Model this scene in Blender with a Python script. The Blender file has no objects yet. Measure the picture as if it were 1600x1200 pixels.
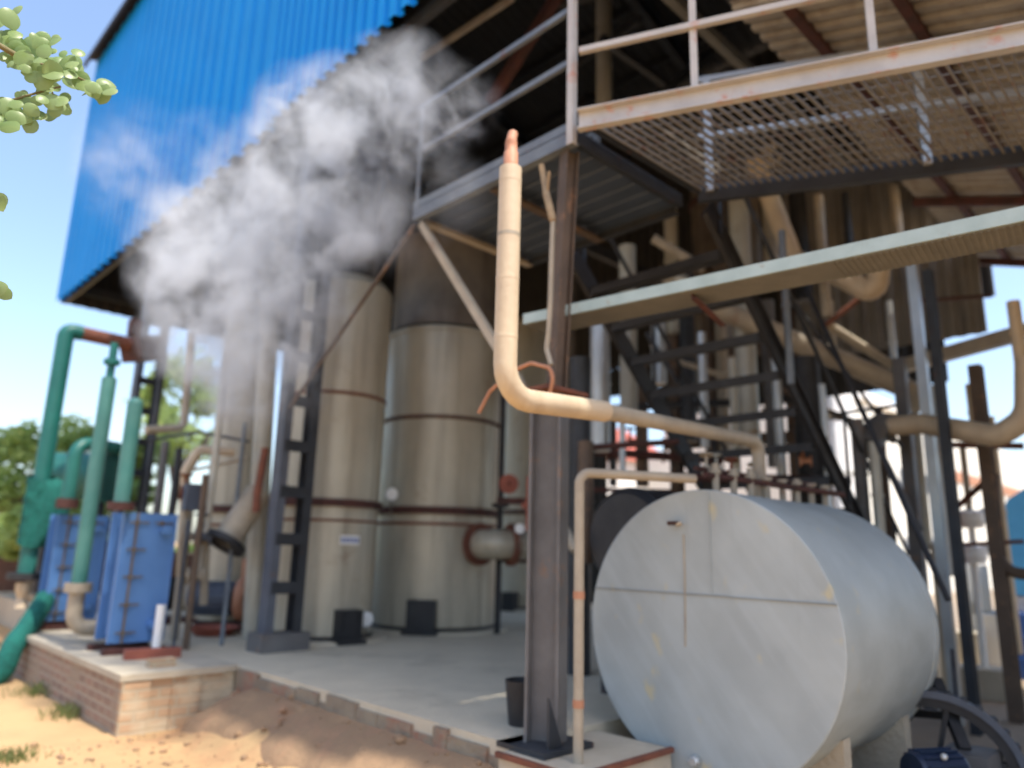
import bpy, math, random
from mathutils import Vector, Matrix, Quaternion
random.seed(7)
S = bpy.context.scene
COL = S.collection
R = math.radians
# ------------------------------------------------------------------ camera
F = 1145.0; EYE = Vector((0, 0, 1.6))
dL = Vector((-1150, -230, F)).normalized(); dR = Vector((1200, -290, F)).normalized()
up = dR.cross(dL)
if up.y < 0: up = -up
up.normalize()
b = dL + dR; b -= up * b.dot(up); b.normalize()
s = dR - dL; s -= up * s.dot(up); s -= b * s.dot(b); s.normalize()
AX = (b + s) / math.sqrt(2); AY = (b - s) / math.sqrt(2)      # world X, Y in lens coordinates (right, up, forward)
cam = bpy.data.cameras.new('camera'); camo = bpy.data.objects.new('camera', cam); COL.objects.link(camo)
rot = Matrix(((AX.x, AX.y, -AX.z), (AY.x, AY.y, -AY.z), (up.x, up.y, -up.z)))
camo.matrix_world = Matrix.Translation(EYE) @ rot.to_4x4()
cam.sensor_width = 36; cam.lens = F / 1600 * 36; cam.clip_end = 2000; cam.clip_start = 0.05
cam.dof.use_dof = True; cam.dof.focus_distance = 2.5; cam.dof.aperture_fstop = 1.0
S.camera = camo
# ------------------------------------------------------------------ light
SUN_EL, SUN_AZ = 65, 177.5            # azimuth in degrees from +Y clockwise: 177 = from -Y, a little +X
w = bpy.data.worlds.new("World"); S.world = w; w.use_nodes = True
nt = w.node_tree; bg = nt.nodes['Background']
sky = nt.nodes.new('ShaderNodeTexSky'); sky.sky_type = 'NISHITA'; sky.sun_disc = False
sky.sun_elevation = R(SUN_EL); sky.sun_rotation = R(SUN_AZ)
sky.air_density = 1.0; sky.dust_density = 2.2; sky.ozone_density = 1.0; sky.altitude = 100
nt.links.new(sky.outputs[0], bg.inputs[0]); bg.inputs[1].default_value = 0.15
sl = bpy.data.lights.new('sun', 'SUN'); so = bpy.data.objects.new('sun', sl); COL.objects.link(so)
sl.energy = 2.7; sl.angle = R(0.5); sl.color = (1, 0.93, 0.82)
sd = Vector((math.sin(R(SUN_AZ)) * math.cos(R(SUN_EL)), math.cos(R(SUN_AZ)) * math.cos(R(SUN_EL)), math.sin(R(SUN_EL))))
so.rotation_euler = sd.to_track_quat('Z', 'Y').to_euler()
S.view_settings.view_transform = 'Standard'; S.view_settings.look = 'None'; S.view_settings.exposure = 1.22; S.view_settings.gamma = 1
S.render.engine = 'CYCLES'
S.cycles.use_denoising = True; S.cycles.max_bounces = 8; S.cycles.volume_bounces = 2
S.cycles.volume_step_rate = 1.0; S.cycles.volume_max_steps = 128
S.cycles.caustics_reflective = False; S.cycles.caustics_refractive = False

# ------------------------------------------------------------------ helpers
def ray(px, py):
    v = Vector((px - 800, 600 - py, F)); return Vector((AX.dot(v), AY.dot(v), up.dot(v)))
def at(px, py, x=None, y=None, z=None, d=None):
    """world point on a real plane (x, y, z = const) or at a ground distance d seen at photo pixel px, py"""
    r = ray(px, py)
    if z is not None: t = (z - EYE.z) / r.z
    elif x is not None: t = x / r.x
    elif y is not None: t = y / r.y
    else: t = d / math.hypot(r.x, r.y)
    return EYE + r * t
def zat(px, py, p):
    """height at which a vertical through p is seen at py"""
    r = ray(px, py); return EYE.z + r.z * math.hypot(p[0], p[1]) / math.hypot(r.x, r.y)
def V(*a): return Vector(a)
Z = V(0, 0, 1)

class MB:
    def __init__(s): s.v = []; s.f = []; s.sm = []
    def add(s, vs, fs, smooth=False):
        n = len(s.v); s.v += [Vector(p) for p in vs]; s.f += [tuple(i + n for i in f) for f in fs]; s.sm += [smooth] * len(fs); return s
    def box(s, x0, x1, y0, y1, z0, z1):
        return s.add([(x0,y0,z0),(x1,y0,z0),(x1,y1,z0),(x0,y1,z0),(x0,y0,z1),(x1,y0,z1),(x1,y1,z1),(x0,y1,z1)],
                     [(0,3,2,1),(4,5,6,7),(0,1,5,4),(1,2,6,5),(2,3,7,6),(3,0,4,7)])
    def prof(s, p0, p1, pts, upv=Z):
        p0 = Vector(p0); p1 = Vector(p1); d = (p1 - p0).normalized()
        if abs(d.dot(upv)) > .98: upv = V(1, 0, 0) if abs(d.x) < .9 else V(0, 1, 0)
        sx = d.cross(upv).normalized(); sy = sx.cross(d).normalized()
        n = len(pts); vs = [p0 + sx*a + sy*c for a, c in pts] + [p1 + sx*a + sy*c for a, c in pts]
        fs = [(i, (i+1) % n, n + (i+1) % n, n + i) for i in range(n)] + [tuple(reversed(range(n))), tuple(range(n, 2*n))]
        return s.add(vs, fs)
    def beam(s, p0, p1, wd, h, upv=Z):
        a, c = wd/2, h/2; return s.prof(p0, p1, [(-a,-c),(a,-c),(a,c),(-a,c)], upv)
    def chan(s, p0, p1, wd, h, t=.012, flip=1, upv=Z):
        a, c = wd, h/2
        pts = [(0,-c),(a,-c),(a,-c+t),(t,-c+t),(t,c-t),(a,c-t),(a,c),(0,c)]
        if flip < 0: pts = [(-x, y) for x, y in reversed(pts)]
        return s.prof(p0, p1, pts, upv)
    def ibeam(s, p0, p1, wd, h, t=.014, upv=Z):
        a, c, k = wd/2, h/2, t/2
        return s.prof(p0, p1, [(-a,-c),(a,-c),(a,-c+t),(k,-c+t),(k,c-t),(a,c-t),(a,c),(-a,c),(-a,c-t),(-k,c-t),(-k,-c+t),(-a,-c+t)], upv)
    def angle(s, p0, p1, a, t=.008, flip=1, upv=Z):
        pts = [(0,0),(a,0),(a,t),(t,t),(t,a),(0,a)]
        if flip < 0: pts = [(-x, y) for x, y in reversed(pts)]
        return s.prof(p0, p1, pts, upv)
    def tube(s, pts, r, seg=16, bend=None, smooth=True, caps=True, r1=None):
        pts = [Vector(p) for p in pts]; bend = bend or r*2.2; path = [pts[0]]
        for i in range(1, len(pts) - 1):
            a, c, e = pts[i-1], pts[i], pts[i+1]; u = (a-c).normalized(); v = (e-c).normalized(); ang = u.angle(v)
            if ang > math.pi - .05: path.append(c); continue
            tl = min(bend / math.tan(ang/2), (a-c).length*.48, (e-c).length*.48); rr = tl * math.tan(ang/2)
            bis = (u + v).normalized(); ctr = c + bis * (rr / math.sin(ang/2)); q0 = c + u*tl - ctr; q1 = c + v*tl - ctr
            ax = q0.cross(q1).normalized(); tot = q0.angle(q1)
            for k in range(7): path.append(ctr + Quaternion(ax, tot*k/6) @ q0)
        path.append(pts[-1])
        t0 = (path[1] - path[0]).normalized(); n = t0.orthogonal().normalized(); rings = []; m = len(path)
        for i, p in enumerate(path):
            t = (path[min(i+1, m-1)] - path[max(i-1, 0)]).normalized(); n = (n - t*n.dot(t)).normalized(); bb = t.cross(n)
            rad = r if r1 is None else r + (r1 - r)*i/(m-1)
            rings.append([p + (n*math.cos(2*math.pi*k/seg) + bb*math.sin(2*math.pi*k/seg))*rad for k in range(seg)])
        vs = [p for rg in rings for p in rg]
        s.add(vs, [(i*seg+k, i*seg+(k+1) % seg, (i+1)*seg+(k+1) % seg, (i+1)*seg+k) for i in range(m-1) for k in range(seg)], smooth)
        if caps:
            s.add(rings[0], [tuple(reversed(range(seg)))]); s.add(rings[-1], [tuple(range(seg))])
        return s
    def lathe(s, c, prof, axis=Z, seg=40, smooth=True):
        """prof = [(radius, height along the axis)]; split=True gives hard edges between segments"""
        c = Vector(c); axis = Vector(axis).normalized(); n = axis.orthogonal().normalized(); bb = axis.cross(n)
        for (r0, h0), (r1, h1) in zip(prof[:-1], prof[1:]):
            vs = [c + axis*h + (n*math.cos(2*math.pi*k/seg) + bb*math.sin(2*math.pi*k/seg))*max(r, 1e-4) for r, h in ((r0, h0), (r1, h1)) for k in range(seg)]
            s.add(vs, [(k, (k+1) % seg, seg+(k+1) % seg, seg+k) for k in range(seg)], smooth)
        return s
    def corr(s, o, u, lu, v, lv, pitch=.2, amp=.03, flat=.35, jitter=0.0, seed=0):
        o = Vector(o); u = Vector(u).normalized(); v = Vector(v).normalized(); n = u.cross(v).normalized(); rn = random.Random(seed)
        xs = [(0, 0)]; x = 0
        while x < lu:
            f = pitch*flat/2; r = pitch*.12
            for dx, h in ((pitch-2*f-2*r, 0), (r, 1), (2*f, 1), (r, 0)):
                x += dx; xs.append((min(x, lu), h))
        vs = []; fs = []
        for i, (x, h) in enumerate(xs):
            j = rn.uniform(-jitter, jitter)
            vs += [o + u*x + n*h*amp, o + u*x + n*h*amp + v*(lv + j)]
        for i in range(len(xs) - 1): fs.append((2*i, 2*i+2, 2*i+3, 2*i+1))
        return s.add(vs, fs)
    def sphere(s, c, r, sc=(1,1,1), seg=14, rings=9):
        c = Vector(c); vs = [c + V(0,0,r*sc[2])]
        for i in range(1, rings):
            a = math.pi*i/rings
            vs += [c + V(r*sc[0]*math.sin(a)*math.cos(2*math.pi*k/seg), r*sc[1]*math.sin(a)*math.sin(2*math.pi*k/seg), r*sc[2]*math.cos(a)) for k in range(seg)]
        vs.append(c - V(0,0,r*sc[2])); L = len(vs)-1
        fs = [(0, 1+k, 1+(k+1) % seg) for k in range(seg)]
        for i in range(rings-2): fs += [(1+i*seg+k, 1+(i+1)*seg+k, 1+(i+1)*seg+(k+1) % seg, 1+i*seg+(k+1) % seg) for k in range(seg)]
        fs += [(L, 1+(rings-2)*seg+(k+1) % seg, 1+(rings-2)*seg+k) for k in range(seg)]
        return s.add(vs, fs, True)
    def bolt(s, p, axis, r=.014, h=.02):
        p = Vector(p); s.lathe(p, [(0,h),(r,h),(r,0)], axis, 6, False); return s
    def make(s, name, m, origin):
        me = bpy.data.meshes.new(name); o3 = Vector(origin)
        me.from_pydata([p - o3 for p in s.v], [], s.f); me.polygons.foreach_set('use_smooth', s.sm); me.materials.append(m); me.update()
        ob = bpy.data.objects.new(name, me); COL.objects.link(ob); return ob

ORIG = {}
def thing(name, label, cat, loc, group=None):
    o = bpy.data.objects.new(name, None); COL.objects.link(o); o.location = loc; o.empty_display_size = .1
    o['label'] = label; o['category'] = cat; ORIG[o.name] = Vector(loc)
    if group: o['group'] = group
    return o
def part(name, mb, m, parent, label=None):
    org = ORIG[parent.name]; o = mb.make(name, m, org); o.parent = parent; ORIG[o.name] = org
    if label: o['label'] = label
    return o
def single(name, mb, m, label, cat, group=None):
    xs = [p.x for p in mb.v]; ys = [p.y for p in mb.v]; zs = [p.z for p in mb.v]
    org = V((min(xs)+max(xs))/2, (min(ys)+max(ys))/2, min(zs)); o = mb.make(name, m, org); o.location = org
    o['label'] = label; o['category'] = cat; ORIG[o.name] = org
    if group: o['group'] = group
    return o
def struct(name, mb, m, kind='structure'):
    o = mb.make(name, m, V(0,0,0)); o['kind'] = kind; return o
def dup(o, delta, label=None, parent=None):
    c = o.copy(); COL.objects.link(c)
    if parent: c.parent = parent
    else:
        c.location = o.location + Vector(delta)
        if label: c['label'] = label
    for ch in list(o.children): dup(ch, None, None, c)
    return c

# ------------------------------------------------------------------ materials
def mat(name, base, alt=None, sc=3.0, rough=.6, metal=0.0, bump=.1, bsc=30, third=None, tsc=2.0, tlo=.56, thi=.68, streak=None, slo=.5, shi=.75, spec=.4, tamt=1.0):
    """base/alt cloudy mix, third = patches (rust, chipped paint), streak = run-down stains along Z"""
    m = bpy.data.materials.new(name); m.use_nodes = True; t = m.node_tree; N = t.nodes; Lk = t.links; bs = N['Principled BSDF']
    tc = N.new('ShaderNodeTexCoord')
    def noise(scale, det=6, rgh=.6, stretch=None):
        n = N.new('ShaderNodeTexNoise'); n.inputs['Scale'].default_value = scale; n.inputs['Detail'].default_value = det; n.inputs['Roughness'].default_value = rgh
        if stretch:
            mp = N.new('ShaderNodeMapping'); mp.inputs['Scale'].default_value = stretch; Lk.new(tc.outputs['Object'], mp.inputs[0]); Lk.new(mp.outputs[0], n.inputs[0])
        else: Lk.new(tc.outputs['Object'], n.inputs[0])
        return n.outputs[0]
    def rng(sock, a, c, o=1.0):
        r = N.new('ShaderNodeMapRange'); r.inputs[1].default_value = a; r.inputs[2].default_value = c; r.inputs[4].default_value = o; Lk.new(sock, r.inputs[0]); return r.outputs[0]
    def mix(f, a, c):
        x = N.new('ShaderNodeMix'); x.data_type = 'RGBA'; Lk.new(f, x.inputs[0])
        for k, q in ((6, a), (7, c)):
            if isinstance(q, tuple): x.inputs[k].default_value = (*q, 1)
            else: Lk.new(q, x.inputs[k])
        return x.outputs[2]
    alt = alt or tuple(c*.75 for c in base)
    col = mix(rng(noise(sc), .35, .68), base, alt)
    if streak: col = mix(rng(noise(2.2, 5, .6, (3, 3, .25)), slo, shi, .85), col, streak)
    if third: col = mix(rng(noise(tsc, 8, .7), tlo, thi, tamt), col, third)
    Lk.new(col, bs.inputs['Base Color'])
    bs.inputs['Roughness'].default_value = rough; bs.inputs['Metallic'].default_value = metal; bs.inputs['Specular IOR Level'].default_value = spec
    Lk.new(rng(noise(sc*4), 0, 1, 1), bs.inputs['Roughness'])
    rr = N.new('ShaderNodeMapRange'); rr.inputs[3].default_value = max(0, rough-.12); rr.inputs[4].default_value = min(1, rough+.12); Lk.new(noise(sc*3), rr.inputs[0]); Lk.new(rr.outputs[0], bs.inputs['Roughness'])
    if bump:
        bp = N.new('ShaderNodeBump'); bp.inputs['Strength'].default_value = min(1, bump*2); bp.inputs['Distance'].default_value = .02; Lk.new(noise(bsc, 8), bp.inputs['Height']); Lk.new(bp.outputs[0], bs.inputs['Normal'])
    return m
RUST = (.16, .055, .03)
M = dict(
 blue_sheet=mat('blue_sheet', (.002,.265,.71), (.002,.235,.65), 1.0, .5, 0, .02, 8, streak=(.003,.27,.67), slo=.55, shi=.9, spec=.2),
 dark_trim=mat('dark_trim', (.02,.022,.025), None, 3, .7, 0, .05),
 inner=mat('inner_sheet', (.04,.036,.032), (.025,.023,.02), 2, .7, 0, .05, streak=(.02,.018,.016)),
 canopy=mat('canopy_sheet', (.4,.37,.32), (.31,.285,.245), 1.5, .65, 0, .04, streak=(.2,.16,.12)),
 hangsheet=mat('hanging_sheet', (.27,.25,.215), (.18,.165,.145), 1.5, .65, 0, .05, streak=(.06,.05,.04)),
 grey_steel=mat('grey_steel', (.17,.2,.23), (.11,.13,.16), 4, .55, 0, .08, third=RUST, tsc=5, tlo=.58, thi=.7),
 light_steel=mat('light_steel', (.52,.5,.47), (.42,.4,.38), 4, .55, 0, .08, third=(.5,.2,.12), tsc=6, tlo=.56, thi=.68, tamt=.8),
 dark_steel=mat('dark_steel', (.035,.04,.048), (.022,.024,.028), 4, .5, 0, .08, third=RUST, tsc=6, tlo=.62, thi=.74),
 col_steel=mat('column_steel', (.15,.148,.148), (.1,.096,.095), 2.5, .55, 0, .15, 14, third=(.22,.13,.08), tsc=3.2, tlo=.56, thi=.66),
 lat_steel=mat('lattice_steel', (.1,.115,.145), (.07,.08,.1), 3, .55, 0, .1, third=(.13,.08,.06), tsc=4, tlo=.6, thi=.7),
 brown_steel=mat('brown_steel', (.13,.09,.062), (.085,.062,.046), 4, .65, 0, .15, third=(.28,.15,.08), tsc=7),
 rust=mat('rust', (.21,.075,.045), (.12,.05,.035), 6, .8, 0, .3, 40),
 darkrust=mat('dark_rust', (.1,.035,.028), (.05,.025,.02), 6, .75, 0, .3, 40),
 deck=mat('deck_plate', (.06,.08,.115), (.04,.055,.08), 2, .55, 0, .06, third=RUST, tsc=4, tlo=.64, thi=.74),
 tray=mat('tray_paint', (.42,.52,.5), (.33,.42,.4), 5, .5, 0, .06, third=(.3,.25,.18), tsc=8, tlo=.62, thi=.72),
 trayb=mat('tray_bottom', (.18,.172,.145), (.14,.135,.115), 5, .7, 0, .08),
 lag=mat('pipe_lagging', (.6,.49,.34), (.5,.4,.28), 4, .55, 0, .08, 25, streak=(.42,.31,.2), slo=.5, shi=.8),
 lagdull=mat('pipe_lagging_dull', (.42,.36,.27), (.3,.26,.2), 4, .55, 0, .08, 25, third=(.25,.13,.08), tsc=4, tlo=.6, thi=.72),
 vessel=mat('vessel_paint', (.52,.475,.37), (.43,.395,.31), 1.3, .42, .18, .04, 10, streak=(.25,.215,.165), slo=.47, shi=.8, third=(.27,.16,.09), tsc=2.0, tlo=.6, thi=.74, tamt=.75),
 vessel2=mat('vessel_paint_brown', (.2,.165,.13), (.12,.1,.08), 2, .5, .2, .06, 10, streak=(.07,.05,.04)),
 pale=mat('pale_lagging', (.5,.49,.42), (.4,.38,.32), 2, .45, .2, .05, streak=(.3,.27,.22)),
 silver=mat('silver_jacket', (.55,.57,.57), (.42,.44,.45), 2, .35, .5, .05),
 hx=mat('exchanger_blue', (.105,.24,.51), (.085,.2,.45), 2.5, .4, 0, .03, streak=(.14,.26,.48), slo=.6, shi=.9),
 green=mat('green_pipe', (.014,.135,.115), (.01,.1,.088), 3, .45, 0, .04, streak=(.06,.2,.17), slo=.52, shi=.8),
 palegreen=mat('green_pipe_faded', (.045,.185,.165), (.09,.235,.205), 2, .5, 0, .04),
 net=mat('green_net', (.008,.15,.12), (.005,.08,.07), 25, .85, 0, .6, 60),
 black=mat('black_paint', (.018,.018,.02), (.03,.03,.032), 5, .55, 0, .1),
 motor=mat('blue_motor', (.01,.022,.055), (.01,.02,.04), 5, .45, 0, .1, third=(.12,.1,.08), tsc=8),
 motorgrey=mat('motor_grey', (.09,.11,.15), None, 5, .5, 0, .1),
 peach=mat('pump_paint', (.5,.24,.14), (.36,.17,.1), 5, .6, 0, .15),
 red=mat('red_oxide', (.33,.1,.065), (.24,.075,.05), 5, .7, 0, .15),
 white=mat('white_paint', (.9,.9,.88), (.84,.83,.8), 2, .5, 0, .03),
 cream=mat('cream_wall', (.84,.82,.74), (.76,.73,.64), .8, .8, 0, .05),
 roofred=mat('roof_red', (.5,.13,.09), (.4,.11,.075), 2, .8, 0, .1),
 tarp=mat('blue_tarp', (.1,.42,.8), (.07,.33,.7), 2, .5, 0, .1),
 drum=mat('drum_blue', (.03,.1,.36), None, 3, .4, 0, .05),
 concrete=mat('concrete', (.58,.51,.385), (.5,.44,.335), 2, .85, 0, .3, 30, third=(.2,.17,.13), tsc=1.1, tlo=.56, thi=.74, tamt=.5),
 yard=mat('yard_surface', (.36,.28,.2), (.28,.22,.16), 1.2, .9, 0, .4, 20, third=(.42,.28,.17), tsc=.7),
 grating=mat('grating_steel', (.27,.25,.215), (.2,.185,.16), 6, .7, 0, .1, third=RUST, tsc=5),
 seam=mat('seam_shade', (.2,.205,.2), (.27,.28,.27), 6, .6, 0, .05),  # grey of the joints on the tank end
 edge=mat('weathered_edge', (.3,.25,.18), (.2,.16,.12), 3, .9, 0, .5, 20, third=(.3,.15,.1), tsc=2.5, tlo=.5, thi=.62),
 block=mat('block_concrete', (.5,.44,.34), (.4,.35,.27), 3, .9, 0, .3),
 bark=mat('bark', (.14,.1,.07), (.08,.06,.04), 10, .9, 0, .5),
 wood=mat('bare_wood', (.42,.3,.17), (.28,.19,.11), 12, .85, 0, .4, 50),
 twig=mat('twig', (.2,.17,.08), None, 8, .8, 0, .2),
 glass=mat('gauge_glass', (.6,.63,.62), (.55,.58,.57), 3, .2, 0, 0),
)
def leafmat(name, c1, c2, rough=.5):
    m = mat(name, c1, c2, 6, rough, 0, 0); t = m.node_tree; bs = t.nodes['Principled BSDF']
    tr = t.nodes.new('ShaderNodeBsdfTranslucent'); ms = t.nodes.new('ShaderNodeMixShader'); ms.inputs[0].default_value = .5
    src = bs.inputs['Base Color'].links[0].from_socket; t.links.new(src, tr.inputs[0]); out = t.nodes['Material Output']
    t.links.new(bs.outputs[0], ms.inputs[1]); t.links.new(tr.outputs[0], ms.inputs[2]); t.links.new(ms.outputs[0], out.inputs[0]); return m
M['leaf'] = leafmat('round_leaf', (.34,.45,.2), (.25,.36,.13), .35)
M['treeleaf'] = leafmat('tree_leaf', (.19,.3,.08), (.12,.2,.05))
M['treeleaf2'] = leafmat('tree_leaf_light', (.4,.52,.18), (.26,.38,.1))
M['grass'] = leafmat('grass_blade', (.16,.22,.07), (.25,.25,.1))
def sandmat():
    m = mat('sand', (.5,.33,.165), (.4,.26,.13), .9, .95, 0, .6, 12, third=(.42,.19,.1), tsc=.8, tlo=.5, thi=.7, tamt=.8); return m
M['sand'] = sandmat()
M['soil'] = mat('soil', (.33,.21,.12), (.23,.15,.09), 2, .95, 0, .8, 14, third=(.4,.22,.13), tsc=2, tlo=.52, thi=.7, tamt=.7)
def brickmat(name, c1, c2, mort, worn, vec='x'):
    m = bpy.data.materials.new(name); m.use_nodes = True; t = m.node_tree; N = t.nodes; L = t.links; bs = N['Principled BSDF']
    tc = N.new('ShaderNodeTexCoord'); sp = N.new('ShaderNodeSeparateXYZ'); cb = N.new('ShaderNodeCombineXYZ'); ad = N.new('ShaderNodeMath'); ad.operation = 'ADD'
    L.new(tc.outputs['Object'], sp.inputs[0]); L.new(sp.outputs[0], ad.inputs[0]); L.new(sp.outputs[1], ad.inputs[1]); L.new(ad.outputs[0], cb.inputs[0]); L.new(sp.outputs[2], cb.inputs[1])
    br = N.new('ShaderNodeTexBrick'); L.new(cb.outputs[0], br.inputs[0]); br.inputs['Scale'].default_value = 1; br.inputs['Brick Width'].default_value = .23; br.inputs['Row Height'].default_value = .085; br.inputs['Mortar Size'].default_value = .012; br.inputs['Mortar Smooth'].default_value = .3
    br.inputs['Color1'].default_value = (*c1, 1); br.inputs['Color2'].default_value = (*c2, 1); br.inputs['Mortar'].default_value = (*mort, 1)
    no = N.new('ShaderNodeTexNoise'); no.inputs['Scale'].default_value = 3; no.inputs['Detail'].default_value = 8; L.new(tc.outputs['Object'], no.inputs[0])
    mr = N.new('ShaderNodeMapRange'); mr.inputs[1].default_value = .48; mr.inputs[2].default_value = .62; L.new(no.outputs[0], mr.inputs[0])
    mx = N.new('ShaderNodeMix'); mx.data_type = 'RGBA'; L.new(mr.outputs[0], mx.inputs[0]); L.new(br.outputs[0], mx.inputs[6]); mx.inputs[7].default_value = (*worn, 1); L.new(mx.outputs[2], bs.inputs['Base Color'])
    bp = N.new('ShaderNodeBump'); bp.invert = True; bp.inputs['Strength'].default_value = .8; bp.inputs['Distance'].default_value = .02; L.new(br.outputs['Fac'], bp.inputs['Height']); L.new(bp.outputs[0], bs.inputs['Normal']); bs.inputs['Roughness'].default_value = .92
    return m
M['brick'] = brickmat('plinth_brick', (.3,.19,.14), (.22,.15,.115), (.38,.32,.25), (.3,.23,.17))
M['brickend'] = brickmat('plinth_brick_plastered', (.5,.33,.2), (.44,.3,.19), (.46,.38,.27), (.56,.46,.32))  # paler copy of the plinth brick
M['brickfar'] = brickmat('boundary_brick', (.2,.085,.06), (.16,.075,.055), (.2,.13,.1), (.2,.11,.08))
def tankmat():
    """aluminium jacket: mottled, with wiped diagonal bands and dull stains"""
    m = bpy.data.materials.new('tank_jacket'); m.use_nodes = True; t = m.node_tree; N = t.nodes; L = t.links; bs = N['Principled BSDF']; tc = N.new('ShaderNodeTexCoord')
    def noise(sc, stretch=(1,1,1), rot=(0,0,0), det=6):
        m0 = N.new('ShaderNodeMapping'); m0.inputs['Rotation'].default_value = rot; mp = N.new('ShaderNodeMapping'); mp.inputs['Scale'].default_value = stretch; n = N.new('ShaderNodeTexNoise'); n.inputs['Scale'].default_value = sc; n.inputs['Detail'].default_value = det
        L.new(tc.outputs['Object'], m0.inputs[0]); L.new(m0.outputs[0], mp.inputs[0]); L.new(mp.outputs[0], n.inputs[0]); return n.outputs[0]
    def rg(sk, a, c, o=1.):
        r = N.new('ShaderNodeMapRange'); r.inputs[1].default_value = a; r.inputs[2].default_value = c; r.inputs[4].default_value = o; L.new(sk, r.inputs[0]); return r.outputs[0]
    def mix(f, a, c):
        x = N.new('ShaderNodeMix'); x.data_type = 'RGBA'; L.new(f, x.inputs[0])
        for k, q in ((6, a), (7, c)):
            if isinstance(q, tuple): x.inputs[k].default_value = (*q, 1)
            else: L.new(q, x.inputs[k])
        return x.outputs[2]
    c = mix(rg(noise(2.5), .35, .65), (.395,.435,.43), (.335,.37,.368))
    c = mix(rg(noise(3, (1, 3.2, .45), (R(38), 0, 0)), .46, .66, .38), c, (.45,.505,.515))
    c = mix(rg(noise(7, (1,1,.7)), .64, .74, .6), c, (.55,.47,.25))
    c = mix(rg(noise(2.6, (1, 3.5, .28)), .62, .76, .4), c, (.27,.285,.28))
    L.new(c, bs.inputs['Base Color']); bs.inputs['Metallic'].default_value = .05; bs.inputs['Specular IOR Level'].default_value = .3
    bs.inputs['Roughness'].default_value = .55
    bp = N.new('ShaderNodeBump'); bp.inputs['Strength'].default_value = .25; bp.inputs['Distance'].default_value = .03; L.new(noise(3), bp.inputs['Height']); L.new(bp.outputs[0], bs.inputs['Normal'])
    return m
M['tank'] = tankmat()

SL = .47    # top of the concrete floor
KT = 1.167
TX, TY, TZ, TKR, TL = 3.6*KT, 2.2*KT, 1.6-.4*KT, .75*KT, 1.36*KT
# ------------------------------------------------------------------ ground
def smooth(a, c, x): t = max(0, min(1, (x-a)/(c-a))); return t*t*(3-2*t)
from mathutils import noise as mn
def gz(x, y):
    z = 0
    if x < 3.4 and 2.6 < y < 9:
        z = .3*smooth(2.55, 3.35, x)*smooth(2.7, 3.6, y)*(1-smooth(6.6, 7.2, y))
    n = mn.fractal(V(x*1.3, y*1.3, 0), 1, 2, 4)*.02 + mn.fractal(V(x*6, y*6, 3), 1, 2, 3)*.008
    return z + n*(1 if x < 3.3 else .3) - .02
g = MB(); xs = [-1500,-300,-60,-15,-5,-2] + [-1+.09*i for i in range(56)] + [4.2+.7*i for i in range(14)] + [16,22,40,90,300,1500]
ys = [-1500,-300,-60,-15,-5,-2,-1] + [.0+.11*i for i in range(110)] + [12.5,14,17,22,40,90,300,1500]
for y in ys:
    for x in xs: g.v.append(V(x, y, gz(x, y) if abs(x) < 20 and abs(y) < 20 else -.02))
nx = len(xs)
for j in range(len(ys)-1):
    for i in range(nx-1): g.f.append((j*nx+i, j*nx+i+1, (j+1)*nx+i+1, (j+1)*nx+i)); g.sm.append(True)
struct('ground', g, M['sand'])
# soil bank against the slab, laid over the sand
g = MB(); X = [2.82+.048*i for i in range(12)]; Y = [3.2+.1*i for i in range(40)]
for y in Y:
    for i, x in enumerate(X): g.v.append(V(x + (.14*mn.noise(V(x, y*2, 5)) if i < 8 else 0), y, gz(x, y) + .02 + .04*smooth(2.7, 3.3, x) + .012*mn.noise(V(x*7, y*7, 9)) - (.07 if i == 0 or y < 3.25 or y > 7.0 else 0)))
nx = len(X)
for j in range(len(Y)-1):
    for i in range(nx-1): g.f.append((j*nx+i, j*nx+i+1, (j+1)*nx+i+1, (j+1)*nx+i)); g.sm.append(True)
struct('soil_bank', g, M['soil'])
g = MB(); g.box(3.34, 13.5, 3.38, 19, -.1, SL)
struct('concrete_floor', g, M['concrete'])
g = MB(); y = 3.36; rn = random.Random(3)
while y < 7.0:
    L_ = rn.uniform(.12, .4); h = .47 - rn.choice((.015, .02, .03, .05, .09)); g.box(3.34-rn.uniform(.012,.04), 3.3395, y, min(7.03, y+L_-.004), -.05, h); y += L_
struct('floor_edge', g, M['edge'])
g = MB(); g.box(3.9, 60, -6, 3.37, -.1, .025).box(13.51, 60, 3.375, 12, -.1, .025); struct('yard_paving', g, M['yard'])
g = MB()   # stones and clods lying on the sand
for i in range(550):
    x = random.uniform(1.7, 3.32); y = random.uniform(2.6, 7.2); r = random.choice((.005,.006,.008,.008,.01,.012,.02,.028)) * (1.5 if x > 2.9 else 1); zz = gz(x, y) + (.06*smooth(2.85, 3.3, x) if y < 7 else 0)
    g.sphere((x, y, zz+r*.25), r, (random.uniform(.8,1.3), random.uniform(.7,1.3), random.uniform(.5,.8)), 5, 4)
struct('gravel', g, M['soil'], 'stuff')
# ------------------------------------------------------------------ brick plinth
PL = thing('brick_plinth', 'low brick plinth with concrete top carrying the blue plate exchangers', 'plinth', (2.8, 9, 0))
g = MB().box(2.33, 2.36, 7.12, 11.1, -.1, .42).box(2.36, 3.3, 7.15, 11.1, -.1, .42); part('brick_side', g, M['brick'], PL)
g = MB().box(2.33, 3.32, 7.08, 7.12, -.1, .425); g.box(2.33, 2.56, 7.05, 7.08, -.1, .41); g.box(2.75, 3.0, 7.05, 7.08, -.1, .36); part('plastered_end', g, M['brickend'], PL)  # end face in the paler brick, with two raised slabs
g = MB().box(2.3, 3.336, 7.04, 11.12, .42, .475); part('concrete_top', g, M['block'], PL)
part('loose_brick', MB().box(2.62,2.85,7.3,7.41,.476,.545), M['brickend'], PL)
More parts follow.
